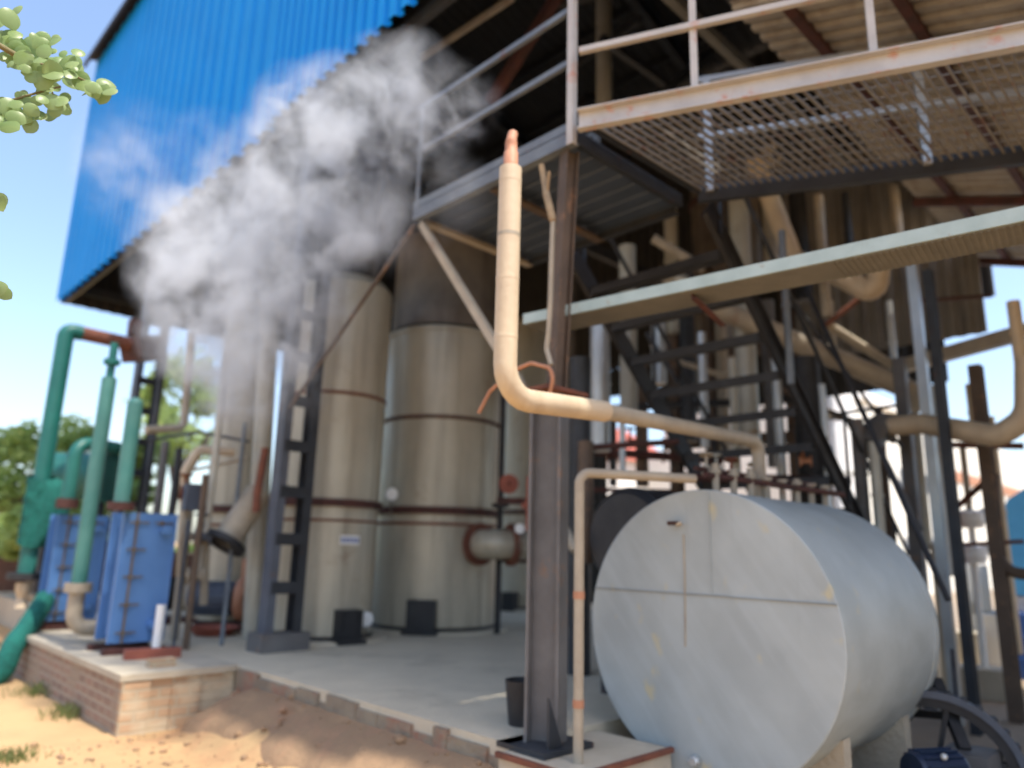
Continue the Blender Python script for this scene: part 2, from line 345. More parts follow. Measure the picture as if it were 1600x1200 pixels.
# ------------------------------------------------------------------ shed
SH = thing('factory_shed', 'tall open-sided factory shed with bright blue corrugated cladding above the tanks', 'shed', (3.42, 10, SL))
WX = 3.42; ZE = 6.48; YE = 17.34; YR = 2.6; ZT = zat(163, 112, at(92, 478, z=ZE))
XB = 13.4
g = MB(); YM = at(440, 60, x=WX).y
g.corr((WX-.05, YE, ZE), (0,-1,0), YE-YM, (0,0,1), ZT-ZE, .42, -.085, .22, .012, 1)
part('wide_rib_cladding', g, M['blue_sheet'], SH)
g = MB(); g.corr((WX-.1, YM+.05, ZE+.03), (0,-1,0), YM-YR+.05, (0,0,1), ZT-ZE, .2, -.06, .3, .02, 2)
part('narrow_rib_cladding', g, M['blue_sheet'], SH)
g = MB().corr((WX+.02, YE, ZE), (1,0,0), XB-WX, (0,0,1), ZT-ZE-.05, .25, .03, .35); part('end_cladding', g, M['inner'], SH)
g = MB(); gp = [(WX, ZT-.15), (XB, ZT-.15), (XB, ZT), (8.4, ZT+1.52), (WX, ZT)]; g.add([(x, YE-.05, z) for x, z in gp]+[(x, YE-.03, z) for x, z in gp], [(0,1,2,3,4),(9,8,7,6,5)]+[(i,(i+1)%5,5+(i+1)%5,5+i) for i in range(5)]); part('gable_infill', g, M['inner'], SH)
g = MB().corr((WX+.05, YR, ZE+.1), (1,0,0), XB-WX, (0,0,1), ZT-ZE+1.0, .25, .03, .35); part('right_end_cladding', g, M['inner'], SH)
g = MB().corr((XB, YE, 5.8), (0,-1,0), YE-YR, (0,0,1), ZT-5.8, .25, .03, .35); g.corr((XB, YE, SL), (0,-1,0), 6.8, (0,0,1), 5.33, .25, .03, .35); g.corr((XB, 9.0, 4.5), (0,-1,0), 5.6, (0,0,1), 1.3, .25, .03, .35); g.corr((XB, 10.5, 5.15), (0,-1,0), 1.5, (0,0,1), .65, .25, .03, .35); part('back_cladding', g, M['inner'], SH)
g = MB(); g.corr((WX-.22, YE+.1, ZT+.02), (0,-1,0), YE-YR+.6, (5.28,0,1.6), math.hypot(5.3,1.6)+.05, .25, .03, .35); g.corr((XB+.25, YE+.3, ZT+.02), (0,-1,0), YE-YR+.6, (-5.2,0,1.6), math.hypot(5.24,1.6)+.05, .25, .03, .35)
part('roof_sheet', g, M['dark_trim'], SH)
g = MB()
g.corr((WX+.02, YE-.02, ZT-.12), (0,-1,0), 0.1, (0,0,1), .01); g.box(WX-.25, WX-.2, YR-.3, YE+.3, ZT-.1, ZT+.02)
part('roof_trim', g, M['dark_trim'], SH)
g = MB()
for yy in (YR+.25, 7.65, 12.6, YE-.3):
    g.ibeam((WX+.25, yy, ZT-.3), (8.4, yy, ZT+1.2), .18, .35); g.ibeam((8.4, yy, ZT+1.2), (XB-.1, yy, ZT-.3), .18, .35)
    g.beam((WX+.25, yy, ZE+.3), (XB-.1, yy, ZE+.3), .1, .2)
for xx in (4.6, 6.2, 7.8, 9.4, 11, 12.4):
    zz = ZT - .1 + (1.6/5.0)*(min(xx, 16.8-xx)-WX); g.chan((xx, YR, zz), (xx, YE, zz), .06, .14)
for zz in (ZE+.06, ZE+1.6, ZE+3.2): g.chan((WX+.1, YR, zz), (WX+.1, YE, zz), .06, .14)
part('roof_frame', g, M['dark_steel'], SH)
def lattice(name, x, y, top, gap=.27, w1=.15, m1='lat_steel'):
    lc = part(name, MB().box(x-.14, x+gap+.16, y-.16, y+.18, SL, SL+.19), M['col_steel'], SH)
    c = MB(); c.box(x-.08,x-.066,y-.09,y+.09,SL+.19,top); c.box(x-.066,x+.02,y-.09,y-.077,SL+.19,top); c.box(x-.066,x+.02,y+.077,y+.09,SL+.19,top)
    part('front_channel', c, M[m1], lc)
    c = MB(); c.box(x+gap+.07, x+gap+.084, y-.09, y+.09, SL+.19, top); c.box(x+gap-.02, x+gap+.07, y-.09, y-.077, SL+.19, top); c.box(x+gap-.02, x+gap+.07, y+.077, y+.09, SL+.19, top)
    part('rear_channel', c, M['dark_steel'], lc)
    z = SL+.6
    while z < top: part('batten_plate', MB().box(x-.05, x+gap+.05, y-.1, y-.092, z, z+.13), M['dark_steel'], lc); z += .52
LC = at(415, 1018, z=SL)
g = MB(); g.corr((WX-.1, YR-.02, ZE), (0,-1,0), 3.6, (0,0,1), ZT-ZE, .2, -.06, .3); part('annex_cladding', g, M['blue_sheet'], SH)  # unseen annex added to shade the tank and the slab
g = MB().corr((WX+.02, YR-3.6, ZE), (1,0,0), 5.2, (0,0,1), ZT-ZE, .2, .04, .3); part('annex_cladding', g, M['blue_sheet'], SH)
g = MB().corr((WX-.22, YR-.1, ZT+.02), (0,-1,0), 3.6, (5.2,0,1.0), 5.5, .25, .03, .35); part('annex_roof', g, M['dark_trim'], SH)  # roof of the added shading annex
lattice('lattice_column', LC.x, LC.y, ZT-.3)
lattice('lattice_column', LC.x, 13.2, ZT-.3)
lattice('lattice_column', LC.x+4.4, 12.9, ZT-.3)
g = MB(); a = at(660, 92, x=4.6); c = at(805, -3, x=4.6); g.chan(a, c, .04, .07)
part('eave_tie', g, M['lagdull'], SH)
g = MB(); a = at(1010, -20, y=3.4); c = at(1345, 262, y=3.4); c = V(c.x, a.y, (a.z+c.z)/2); a.z = c.z; g.beam(a, c, .09, .12)
part('cross_beam', g, M['trayb'], SH)
g = MB(); g.beam(at(765, 160, x=5.2), at(880, -20, x=5.2), .1, .12)
part('roof_brace', g, M['darkrust'], SH, 'dark red diagonal brace under the roof')
g = MB(); g.beam(at(860, 10, x=7), at(1130, -60, x=7), .12, .1); g.beam(at(900, 100, x=8), at(1000, 30, y=5), .08, .1); g.beam(at(1000,180,y=4.6), at(1130,60,y=4.6), .08,.08); g.beam(at(940,60,y=5), at(1180,230,y=5), .08,.1)
part('truss_members', g, M['dark_steel'], SH)
# ------------------------------------------------------------------ canopy (lean-to on the right)
CZ = 6.0; c0 = at(1138, 2, z=CZ); SLP = .33; CY = c0.y
CN = thing('lean_to_canopy', 'corrugated lean-to canopy with rust brown purlins at upper right', 'canopy', (c0.x, CY, 0))
sv = V(0, -1, -SLP).normalized()
g = MB().corr((c0.x, CY, CZ), (1,0,0), 11.9-c0.x, sv, 6.6, .16, .03, .4, .0, 3); part('roof_sheet', g, M['canopy'], CN)
def cz(y): return CZ + SLP*(y-CY)
yl = CY-6.2; part('side_cladding', MB().corr((c0.x, yl, .3), (1,0,0), 11.9-c0.x, (0,0,1), cz(yl)-.45, .2, .03), M['hangsheet'], CN)  # unseen screen added to keep side light off the tank
for xx in (c0.x+.1, 8.4, 11.7): part('side_post', MB().beam((xx, yl+.1, -.05), (xx, yl+.1, cz(yl)-.1), .12, .12), M['brown_steel'], CN)
for i, yy in enumerate((CY-.42, CY-1.15, CY-1.95, CY-2.9)):
    part('purlin', MB().beam((c0.x+.1, yy, cz(yy)-.06), (11.9, yy, cz(yy)-.06), .07, .09), M['darkrust'], CN)
for xx in (9.2, 11.7):
    part('rafter', MB().beam((xx, CY, CZ-.14), (xx, CY-6.1, cz(CY-6.1)-.14), .07, .1), M['darkrust'], CN)
WXX = 11.4; a = at(1240, 560, x=WXX); c = at(1547, 549, x=WXX)
g = MB().corr((WXX, a.y, a.z-.1), (0,-1,0), a.y-c.y, (0,0,1), 3.4, .2, .035, .35, .02, 4); part('hanging_cladding', g, M['hangsheet'], CN)
g = MB()
for (px0,t0,b0,w0,mm) in ((1443,395,1190,.13,'light'),):
    p = at(1460, 760, d=9.0); g.ibeam((p.x,p.y,-.05), (p.x,p.y,zat(1432, 395, p)), .15, .15)
part('post', MB().beam((p.x,p.y,-.05),(p.x,p.y,zat(1432,395,p)),.1,.09), M['silver'], CN)
p = at(1418, 700, d=9.6); part('post', MB().box(p.x-.065,p.x+.065,p.y-.065,p.y+.065,-.05,zat(1410,560,p)), M['col_steel'], CN)
p = at(1490, 800, d=8.6); part('post', MB().ibeam((p.x,p.y,-.05),(p.x,p.y,zat(1470,420,p)),.09,.1), M['dark_steel'], CN)
p = at(1545, 750, d=9.5); part('post', MB().ibeam((p.x,p.y,-.05),(p.x,p.y,zat(1535,570,p)),.13,.13), M['brown_steel'], CN, 'rust brown steel post')
g = MB(); a = at(1393, 577, d=10.5); c = at(1640, 556, d=9.2); c.z = a.z; g.beam(a, c, .12, .16); part('tie_beam', g, M['lagdull'], CN)
# ------------------------------------------------------------------ steel platform with walkway
PZ = 4.48; P0 = at(895, 208, z=PZ); P1 = at(640, 328, z=PZ); P2 = at(1090, 308, z=PZ)
XN, XF_, YN, YF = 3.5, 4.92, P0.y, P1.y
PF = thing('steel_platform', 'grey steel maintenance platform on a tall column above the tank, rust showing', 'platform', (3.55, 3.28, .4))
g = MB(); g.corr((XN, YN, PZ-.02), (1,0,0), XF_-XN, (0,1,0), YF-YN, .18, .015, .2); g.box(XN, XF_, YN, YF, PZ+.012, PZ+.02); part('deck', g, M['deck'], PF)
part('edge_beam', MB().chan((XN, YF, PZ), (XN, YN-.02, PZ), .07, .17, .012, -1), M['grey_steel'], PF)
part('edge_beam', MB().chan((XN+.075, YN, PZ), (XF_, YN, PZ), .05, .11, .012, -1), M['dark_steel'], PF)
part('edge_beam', MB().chan((XF_, YN+.08, PZ), (XF_, YF, PZ), .07, .15), M['dark_steel'], PF)
part('cross_bearer', MB().angle((XN+.08, YF-.02, PZ-.11), (XF_, YF-.02, PZ-.11), .08), M['lagdull'], PF)
part('cross_bearer', MB().angle((XN+.08, (YN+YF)/2, PZ-.11), (XF_, (YN+YF)/2, PZ-.11), .08), M['brown_steel'], PF)
# main column: heavy lower stanchion, lighter brown post above
MC = at(852, 1150, z=.5); mt = 2.62
cx, cy = MC.x, MC.y
colo = part('column', MB().ibeam((cx, cy, .47), (cx, cy, mt), .165, .22, .02, V(0.4,-1,0)), M['col_steel'], PF)
part('base_plate', MB().box(cx-.22, cx+.22, cy-.2, cy+.2, .44, .47).prof((cx-.13,cy-.15,.47),(cx-.13,cy-.13,.47),[(0,0),(.0,.28),(.12,0)]), M['dark_steel'], colo)
g = MB().box(cx-.2, cx+.2, cy-.17, cy+.17, mt, mt+.025); part('cap_plate', g, M['rust'], colo)
q0 = V(cx+.03, cy-.03, mt+.025); q1 = V(XN+.09, YN+.09, PZ-.09)
part('upper_post', MB().chan(q0, q1, .052, .1, .012, 1, V(1,-.3,0)).chan(q0, q1, .052, .1, .012, -1, V(1,-.3,0)), M['brown_steel'], PF)
part('brace', MB().beam((XN+.06, YF-.06, PZ-.12), (cx-.02, cy+.14, mt-.05), .05, .06), M['lagdull'], PF)
part('brace', MB().beam((XN+.02, YF-.02, PZ-.12), (LC.x-.09, LC.y-.2, 3.1), .028, .028), M['brown_steel'], PF, 'thin rusty brace half lost in the steam')
# posts and rails of the platform
part('corner_post', MB().box(XN-.02,XN+.028,YN-.03,YN-.022,PZ-.1,PZ+1.25).box(XN-.02,XN-.012,YN-.022,YN+.025,PZ-.1,PZ+1.25), M['light_steel'], PF)
for i, py in enumerate((95, 13)):
    z = zat(895, py, P0); part('side_rail', MB().beam((XN+.02, YN+.05, z), (XN+.02, YF+.0, z), .035, .045), M['grey_steel'], PF)
part('far_corner_post', MB().beam((XN+.02, YF-.03, PZ), (XN+.02, YF-.03, zat(895, 13, P0)), .028, .028), M['grey_steel'], PF)
z = zat(895, 13, P0); part('side_rail', MB().beam((XF_, YN+.05, z), (XF_, YF, z), .035, .045), M['grey_steel'], PF)
for yy in ((YN+YF)/2, YF-.03): part('side_post', MB().beam((XF_, yy, PZ), (XF_, yy, z), .05, .05), M['grey_steel'], PF)
# walkway
W0 = at(905, 192, z=PZ); W1 = at(1600, 61, z=PZ); V0 = at(1090, 302, z=PZ); V1 = at(1600, 240, z=PZ)
wd = (W1-W0).normalized(); vd = (V1-V0).normalized()
W2 = W0 + wd*3.6; V2 = V0 + vd*3.6
WK = thing('walkway', 'elevated grating walkway with pale rust-spotted toe beam and handrails', 'walkway', (W0.x, W0.y, PZ-.1))
part('toe_beam', MB().chan(W0, W2, .06, .15, .01, 1), M['light_steel'], WK, 'pale grey near edge beam with red rust spots')
part('far_beam', MB().chan(V0, V2, .06, .14, .01, -1), M['dark_steel'], WK)
g = MB(); n = 54
for i in range(n):                                   # bearing bars of the grating
    t = (i+.5)/n; a = W0.lerp(W2, t); c = V0.lerp(V2, t); g.beam(a + V(0,0,.03), c + V(0,0,.03), .012, .025)
for k in range(1, 10):
    t = k/10; g.beam(W0.lerp(V0, t) + V(0,0,.04), W2.lerp(V2, t) + V(0,0,.04), .007, .007)
part('grating', g, M['grating'], WK)
part('end_bar', MB().beam(W0+V(0,0,.03), V0+V(0,0,.03), .03, .06), M['dark_steel'], WK)
for px, top in ((1085, 60), (1372, -30), (1640, -60)):
    # nearest point of the toe beam under that pixel
    tt = min([k*.01 for k in range(0, 300)], key=lambda k: abs(at(px, 150, d=1).x*(W0+wd*k).y - at(px, 150, d=1).y*(W0+wd*k).x))
    a = W0 + wd*tt; part('near_post', MB().beam(a + V(0,0,.0)+wd.cross(Z)*-.03, a + V(0,0,.98)+wd.cross(Z)*-.03, .045, .045, wd), M['light_steel'], WK)
RT = zat(905, 80, W0)-PZ
part('near_rail', MB().beam(W0+V(0,0,RT), W2+V(0,0,RT), .04, .04), M['light_steel'], WK)
part('near_rail', MB().beam(W0+V(0,0,RT*2), W2+V(0,0,RT*2), .04, .04), M['light_steel'], WK)
for px in (1107, 1448):
    tt = min([k*.01 for k in range(0, 300)], key=lambda k: abs(at(px, 250, d=1).x*(V0+vd*k).y - at(px, 250, d=1).y*(V0+vd*k).x))
    a = V0 + vd*tt; part('far_post', MB().beam(a, a + V(0,0,1.05), .06, .06, vd), M['silver'], WK)
for h in (.5, 1.03): part('far_rail', MB().beam(V0+V(0,0,h), V2+V(0,0,h), .045, .045), M['silver'], WK)
# cable tray
a = at(818, 503, z=3.2); c = at(1600, 340, z=3.2); dd = (c-a).normalized(); c2 = a + dd*4.2; nrm = dd.cross(Z)
if nrm.x < 0: nrm = -nrm
TRY = thing('cable_tray', 'long pale green-grey cable tray crossing in front of the stair at head height', 'cable tray', (a.x, a.y, 3.1))
part('side_rail', MB().beam(a + V(0,0,.02), c2 + V(0,0,.02), .012, .075), M['tray'], TRY)
g = MB().beam(a + nrm*.15 + V(0,0,-.02), c2 + nrm*.15 + V(0,0,-.02), .28, .006)
part('tray_floor', g, M['trayb'], TRY)
g = MB()
for i in range(70): q = a.lerp(c2, .5+i*.0072) ; g.beam(q + nrm*.01+V(0,0,-.026), q + nrm*.29+V(0,0,-.0245), .014, .004)
part('tray_ribs', g, M['trayb'], TRY)
part('side_rail', MB().beam(a + nrm*.3 + V(0,0,.02), c2 + nrm*.3 + V(0,0,.02), .012, .075), M['tray'], TRY)
part('bracket', MB().angle(a.lerp(c2,.3) + nrm*.05 + V(0,0,-.06), a.lerp(c2,.3) + nrm*.5 + V(0,0,-.12), .04), M['darkrust'], TRY)
# stair
ST = thing('steel_stair', 'steep black steel stair climbing to the platform behind the tank', 'stair', (9, 3.8, 0))
YRs, YLs = 3.02, 4.5
def stz(x): return 4.45 - .9*(x-5.25)
for yy in (YRs, YLs):
    part('stringer', MB().chan((5.2, yy, stz(5.2)), (9.9, yy, stz(9.9)), .05, .2, .012, 1 if yy == YRs else -1), M['black'], ST)
zz = 4.2
for i in range(13):
    xx = 5.25 + (4.45-zz)/.9
    part('tread', MB().box(xx-.1, xx+.14, YRs+.02, YLs-.02, zz-.03, zz+.005).box(xx-.1, xx-.09, YRs+.02, YLs-.02, zz-.08, zz-.03), M['black'], ST); zz -= .3
for yy in (YRs-.03, YLs+.03):
    part('handrail', MB().tube([(5.3, yy, stz(5.3)+.95), (9.4, yy, stz(9.4)+.95)], .022, 8), M['dark_steel'], ST)
    for xx in (5.4, 6.6, 7.8, 9.0): part('baluster', MB().tube([(xx, yy, stz(xx)), (xx, yy, stz(xx)+.95)], .018, 8), M['dark_steel'], ST)
# ------------------------------------------------------------------ steam pipe
YP = 2.68
pA = at(795, 262, y=YP); pB = at(791, 622, y=YP); pC = at(945, 643, y=YP); pD = at(1184, 690, y=YP)
pB.x = pA.x = (pA.x+pB.x)/2; zB = pB.z
VP_ = thing('steam_pipe', 'thick cream lagged steam pipe bending up beside the column, open top', 'pipe', (pB.x, YP, zB))
g = MB().tube([pA, pB, V(pC.x, YP, pC.z)], .062, 24, .17); part('lagging', g, M['lag'], VP_)
g = MB().tube([V(pC.x, YP, pC.z), V(pD.x, YP, pD.z), (pD.x, YP, TZ+TKR*.95)], .05, 20, .1); part('thin_lagging', g, M['lagdull'], VP_, 'thinner duller run towards the tank')
g = MB().tube([pA, pA+V(0,0,.1), pA + V(-.012,-.012,.16), pA + V(.01,.0,.22)], .042, 14, .03, r1=.028); part('outlet', g, M['peach'], VP_, 'pinkish tapering outlet')
for k in range(4): q = pB.lerp(pA, .25+.22*k+.03*(k%2)); part('band', MB().lathe(q, [(.0621,-.01),(.0632,-.01),(.0632,.01),(.0621,.01)], Z, 24), M['lagdull'] if k == 2 else M['lag'], VP_)
# thin riser pipe
b0 = V(3.45, 2.93, 0); z1 = zat(900, 738, b0); e1 = at(1085, 733, y=2.55)
RP = thing('riser_pipe', 'thin cream pipe rising in front of the column and bending over the grey tank', 'pipe', (b0.x, b0.y, 0))
part('pipe', MB().tube([b0, (b0.x, b0.y, z1), V(e1.x, e1.y, z1)], .03, 16, .07), M['lagdull'], RP)
for zc_ in (.75, 1.35): part('coupling', MB().lathe((b0.x, b0.y, zc_), [(.0305,-.022),(.034,-.022),(.034,.022),(.0305,.022)]), M['peach'], RP)
# rusty hook pipe and stick
single('bent_rod', MB().tube([at(748,645,x=3.3), at(765,612,x=3.3), at(800,580,x=3.3), at(830,567,x=3.3), at(860,575,x=3.32), at(864,592,x=3.34), at(856,632,x=3.38)], .013, 10, .05), M['peach'], 'hooked rusty rod sticking out beside the pipe bend', 'rod')
single('tied_stick', MB().tube([at(846,258,x=3.38), at(853,300,x=3.385), at(864,345,x=3.395)], .02, 8, .03, r1=.026).tube([at(858,268,x=3.37), at(854,310,x=3.385)], .011, 8), M['wood'], 'split bare wooden stick tied to the brown post', 'stick')
single('rope', MB().tube([at(864,340,x=3.4), at(862,400,x=3.4), at(860,470,x=3.4), at(857,520,x=3.4), at(854,545,x=3.4), at(861,570,x=3.4)], .017, 8, .05), M['lagdull'], 'pale frayed rope hanging down beside the brown post', 'rope')
# ------------------------------------------------------------------ horizontal tank
TK = thing('horizontal_tank', 'large silver-grey cylindrical tank lying on its side, in front of the stair', 'tank', (TX+TL/2, TY, 0))
g = MB().lathe((TX, TY, TZ), [(TKR, .012), (TKR, TL)], V(1,0,0), 96); g.lathe((TX, TY, TZ), [(TKR,TL),(TKR*.9,TL+.08),(TKR*.6,TL+.13),(0,TL+.15)], V(1,0,0), 96); part('shell', g, M['tank'], TK)
g = MB().lathe((TX, TY, TZ), [(0,-.004),(TKR-.006,-.002),(TKR+.002,.002),(TKR+.002,.014)], V(1,0,0), 96); fp = part('end_plate', g, M['tank'], TK)
g = MB().box(TX-.012, TX-.004, TY-.2, TY+TKR-.03, TZ+.22, TZ+.225)
g.box(TX-.0115,TX-.004,TY-TKR+.03,TY-.205,TZ+.217,TZ+.222); part('seam', g, M['seam'], fp)
g = MB().box(TX-.0105,TX-.004,TY-.085,TY-.079,TZ+.23,TZ+.865); part('sheet_lap', g, M['tank'], fp)
g = MB().lathe((TX+TL*.94,TY,TZ), [(TKR,-.015),(TKR+.006,-.01),(TKR+.006,.01),(TKR,.015)], V(1,0,0), 96); part('joint_band', g, M['tank'], TK)
q = at(1062, 818, x=TX)
g = MB().tube([q+V(.0,.0,0), q+V(-.07,0,0)], .012, 10).tube([q+V(-.06,.05,.0), q+V(-.06,-.03,0)], .014, 10); part('tap', g, M['darkrust'], TK)
g = MB().tube([q+V(-.06,-.03,0), q+V(-.06,-.035,-.01)], .02, 12); part('tap_knob', g, M['lag'], TK)
q = at(1090, 1188, x=TX)
g = MB().lathe(q, [(0,-.06),(.022,-.06),(.03,-.045),(.03,-.02),(.018,0)], V(1,0,0), 14).tube([q+V(-.03,.05,-.01), q+V(-.03,-.03,.01)], .008, 8); part('drain_cap', g, M['silver'], TK)
g = MB().tube([at(1068, 835, x=TX-.006), at(1070, 900, x=TX-.006), at(1071, 1010, x=TX-.004)], .006, 6); part('wash_tube', g, M['lagdull'], fp)
for xx in (TX+.35, TX+TL-.25):
    w2 = TKR*.8; zb = TZ-TKR*1.0
    part('saddle', MB().prof((xx-.05,TY,0),(xx+.05,TY,0), [(-w2,0),(w2,0),(w2,TZ-TKR*.61),(w2*.6,TZ-TKR*.87),(0,TZ-TKR-.005),(-w2*.6,TZ-TKR*.87),(-w2,TZ-TKR*.61)]), M['block'], TK)
# manifold on top of the tank
MF = thing('pipe_manifold', 'dark red pipe header with short cream nozzles along the top of the grey tank', 'manifold', (TX+.8, TY, TZ+TKR))
zt = TZ+TKR; hz = zt+.13
part('header', MB().tube([(TX+.3, TY+.12, hz), (TX+2.1, TY-.1, hz-.02)], .022, 12).tube([(TX+.3, TY+.2, hz+.05), (TX+1.9, TY+.05, hz+.05)], .018, 12), M['darkrust'], MF)
for i in range(8):
    xx = TX+.4+.21*i; y = TY+.1-.02*i; h = random.uniform(.03,.11)
    part('nozzle', MB().tube([(xx, y, zt-.03), (xx, y, hz+h)], .024, 10).lathe((xx,y,hz+.03), [(.024,-.012),(.04,-.012),(.04,.012),(.024,.012)], Z, 12), M['lagdull'], MF)
for i in range(3):
    xx = TX+.45+.35*i; part('valve', MB().lathe((xx, TY+.2, hz+.05), [(0,.12),(.05,.12),(.05,.11),(.012,.11),(.012,.03),(.035,.03),(.035,-.03),(0,-.03)], V(.2,.1,1), 12), M['rust' if i % 2 else 'lagdull'], MF)
# dark drum behind the tank
g = MB().lathe((5.0, 3.75, 1.72), [(0,-.02),(.36,-.02),(.42,.05),(.42,.95),(0,1)], V(1,0,0), 48); single('black_drum', g, M['black'], 'black round drum end peeping out behind the grey tank, left side', 'drum')
single('drum_stand', MB().box(5.05,5.15,3.45,4.05,SL,1.36).box(5.7,5.8,3.45,4.05,SL,1.36).box(5.05,5.8,3.7,3.8,SL+.3,SL+.38), M['dark_steel'], 'dark steel stand under the black drum', 'stand')
# pump below the tank's far end
q = at(1425, 1150, d=6.6)
PU = thing('belt_pump', 'blue motor pump with a ribbed black belt wheel under the far end of the tank', 'pump', (q.x, q.y, 0))
wc = at(1462, 1212, d=6.0)
g = MB().lathe(wc, [(.43,-.05),(.53,-.06),(.53,.06),(.43,.05),(.43,-.05)], V(1,.35,0), 48).lathe(wc, [(0,-.07),(.09,-.07),(.09,.07),(0,.07)], V(1,.35,0), 24)
for k in range(6):
    an = 2*math.pi*k/6; ax = V(1,.35,0).normalized(); n = ax.orthogonal().normalized(); bb = ax.cross(n); r0 = n*math.cos(an)+bb*math.sin(an); g.beam(wc+r0*.08, wc+r0*.44, .03, .06, ax)
for k in range(36):
    an = 2*math.pi*k/36; ax = V(1,.35,0).normalized(); n = ax.orthogonal().normalized(); bb = ax.cross(n); r0 = n*math.cos(an)+bb*math.sin(an); g.beam(wc+r0*.53-ax*.06, wc+r0*.53+ax*.06, .03, .03)
bw = part('belt_wheel', g, M['black'], PU); part('rim', MB().lathe(wc, [(.49,-.066),(.535,-.066),(.535,-.05)], V(1,.35,0), 48), M['lat_steel'], bw)  # paler ring puts the wheel's lit arc into the colour
mq = at(1462, 1205, d=5.3)
g = MB().lathe(mq, [(0,-.16),(.1,-.16),(.11,-.14),(.11,.14),(.1,.16),(0,.16)], V(1,-.6,0), 24)
for k in range(16):
    an = 2*math.pi*k/16; ax = V(1,-.6,0).normalized(); n = ax.orthogonal().normalized(); bb = ax.cross(n); r0 = n*math.cos(an)+bb*math.sin(an); g.beam(mq+r0*.115-ax*.13, mq+r0*.115+ax*.13, .008, .02, r0)
part('motor', g, M['motor'], PU)
g = MB().sphere(mq+V(-.06,-.07,.1), .02).sphere(mq+V(.08,-.09,.07), .02); part('bolt_caps', g, M['silver'], PU)
g = MB().box(mq.x-.3, mq.x+.35, mq.y-.2, mq.y+.3, 0, .28); part('base', g, M['block'], PU)
a = at(1385, 1085, d=5.9); c = at(1300, 1195, d=5.5); part('suction_pipe', MB().tube([a, at(1350,1120,d=5.7), c], .055, 14, .15), M['lagdull'], PU)
q = at(1384, 1078, d=5.75); part('plug', MB().lathe(q, [(0,-.03),(.03,-.03),(.03,.03)], V(0,-1,-.5), 12), M['black'], PU)
# A-frame legs
a = at(1462, 1062, d=6.2); c = at(1508, 1172, d=5.9); e = at(1425, 1138, d=6.2)
AF = thing('support_frame', 'black angled steel prop behind the far end of the tank', 'frame', (c.x, c.y, 0))
part('leg', MB().beam(a, c, .07, .05), M['black'], AF); part('leg', MB().beam(at(1488,1015,d=6.3), at(1500, 1170, d=6.0), .03, .03), M['black'], AF)
part('cross_bar', MB().beam(at(1478,1118,d=6.1), at(1400,1112,d=6.3), .04, .05), M['black'], AF)
part('foot', MB().box(c.x-.14, c.x+.2, c.y-.16, c.y+.12, 0, max(.05, c.z)), M['col_steel'], AF)
part('leg', MB().beam(a, at(1385, 1165, d=6.3), .06, .05), M['black'], AF)
# pedestal at the main column
PD = thing('column_pedestal', 'pale concrete pedestal with rusty edge under the main column', 'pedestal', (3.6, 3.1, 0))
part('block', MB().box(3.25, 4.15, 2.78, 3.37, -.1, .435), M['block'], PD)
a = at(752, 1152, z=.45); part('rusty_angle', MB().beam((3.24, 3.38, .43), (3.24, 2.77, .43), .03, .03).beam((3.24,2.77,.43),(4.15,2.77,.43), .03,.03), M['rust'], PD)
bk = at(818, 1140, z=SL)
single('grease_bucket', MB().lathe((bk.x+.1, bk.y+.1, SL), [(0,0),(.1,0),(.13,.28),(.12,.28),(.095,.02),(0,.02)], Z, 20), M['black'], 'black bucket behind the foot of the main column', 'bucket')
# ------------------------------------------------------------------ vessels
def vessel(label, px, py, halfpx, levels, top, m='vessel', name='storage_vessel', topm=None, ring=True):
    p = at(px, py, z=SL+.06); dist = math.hypot(p.x, p.y); dr = V(p.x, p.y, 0).normalized()
    r = halfpx/F*dist*.93; r = r/(1-halfpx/F*.93); c = V(p.x, p.y, 0) + dr*r; c.z = SL
    t = thing(name, label, 'vessel', c)
    zt = zat(px, top, p)
    part('shell', MB().lathe(c, [(r, .06), (r, zt-SL), (r*.85, zt-SL+.12), (0, zt-SL+.2)], Z, 56), M[m], t)
    for py_, th, out, mm in levels:
        h = zat(px, py_, p)-SL; part('band', MB().lathe(c, [(r,h-th),(r+out,h-th),(r+out,h+th),(r,h+th)], Z, 56), M[mm], t)
    part('skirt', MB().lathe(c, [(r+.015,.0),(r+.015,.07),(r,.08)], Z, 56), M['black'], t)
    if ring: part('plinth_ring', MB().lathe(c, [(r+.2,.0),(r+.18,.03),(r*.9,.035)], Z, 56), M['concrete'], t)
    return t, c, r, p
tM, cM, rM, pM = vessel('medium cream vessel with rust bands and small blue plate, right of the lattice column', 498, 998, 79, ((610,.02,.012,'rust'),(784,.045,.05,'darkrust'),(812,.015,.01,'rust')), 430)
tB, cB, rB, pB_ = vessel('largest cream vessel with three dark bands and black box at its foot', 676, 984, 97, ((650,.025,.02,'darkrust'),(797,.05,.05,'darkrust'),(818,.02,.015,'rust')), 512)
tL, cL, rL, pL = vessel('leftmost cream vessel behind the plate exchangers and pumps', 345, 972, 41, ((795,.05,.06,'darkrust'),(820,.02,.02,'rust')), 470)
tS, cS, rS, pS = vessel('small pale vessel half hidden by the main column', 822, 950, 42, ((800,.04,.05,'darkrust'),(876,.04,.05,'darkrust')), 500)
# upper brown section of the big vessel
h = zat(676, 512, pB_)-SL; part('upper_section', MB().lathe(cB, [(rB*.97,h+.1),(rB*.95,h+1.6),(0,h+1.9)], Z, 56), M['vessel2'], tB, 'dark brown upper section')
part('lip', MB().lathe(cB, [(rB*1.0,h-.02),(rB*1.03,h-.02),(rB*1.03,h+.04),(rB*.9,h+.1)], Z, 56), M['vessel'], tB)
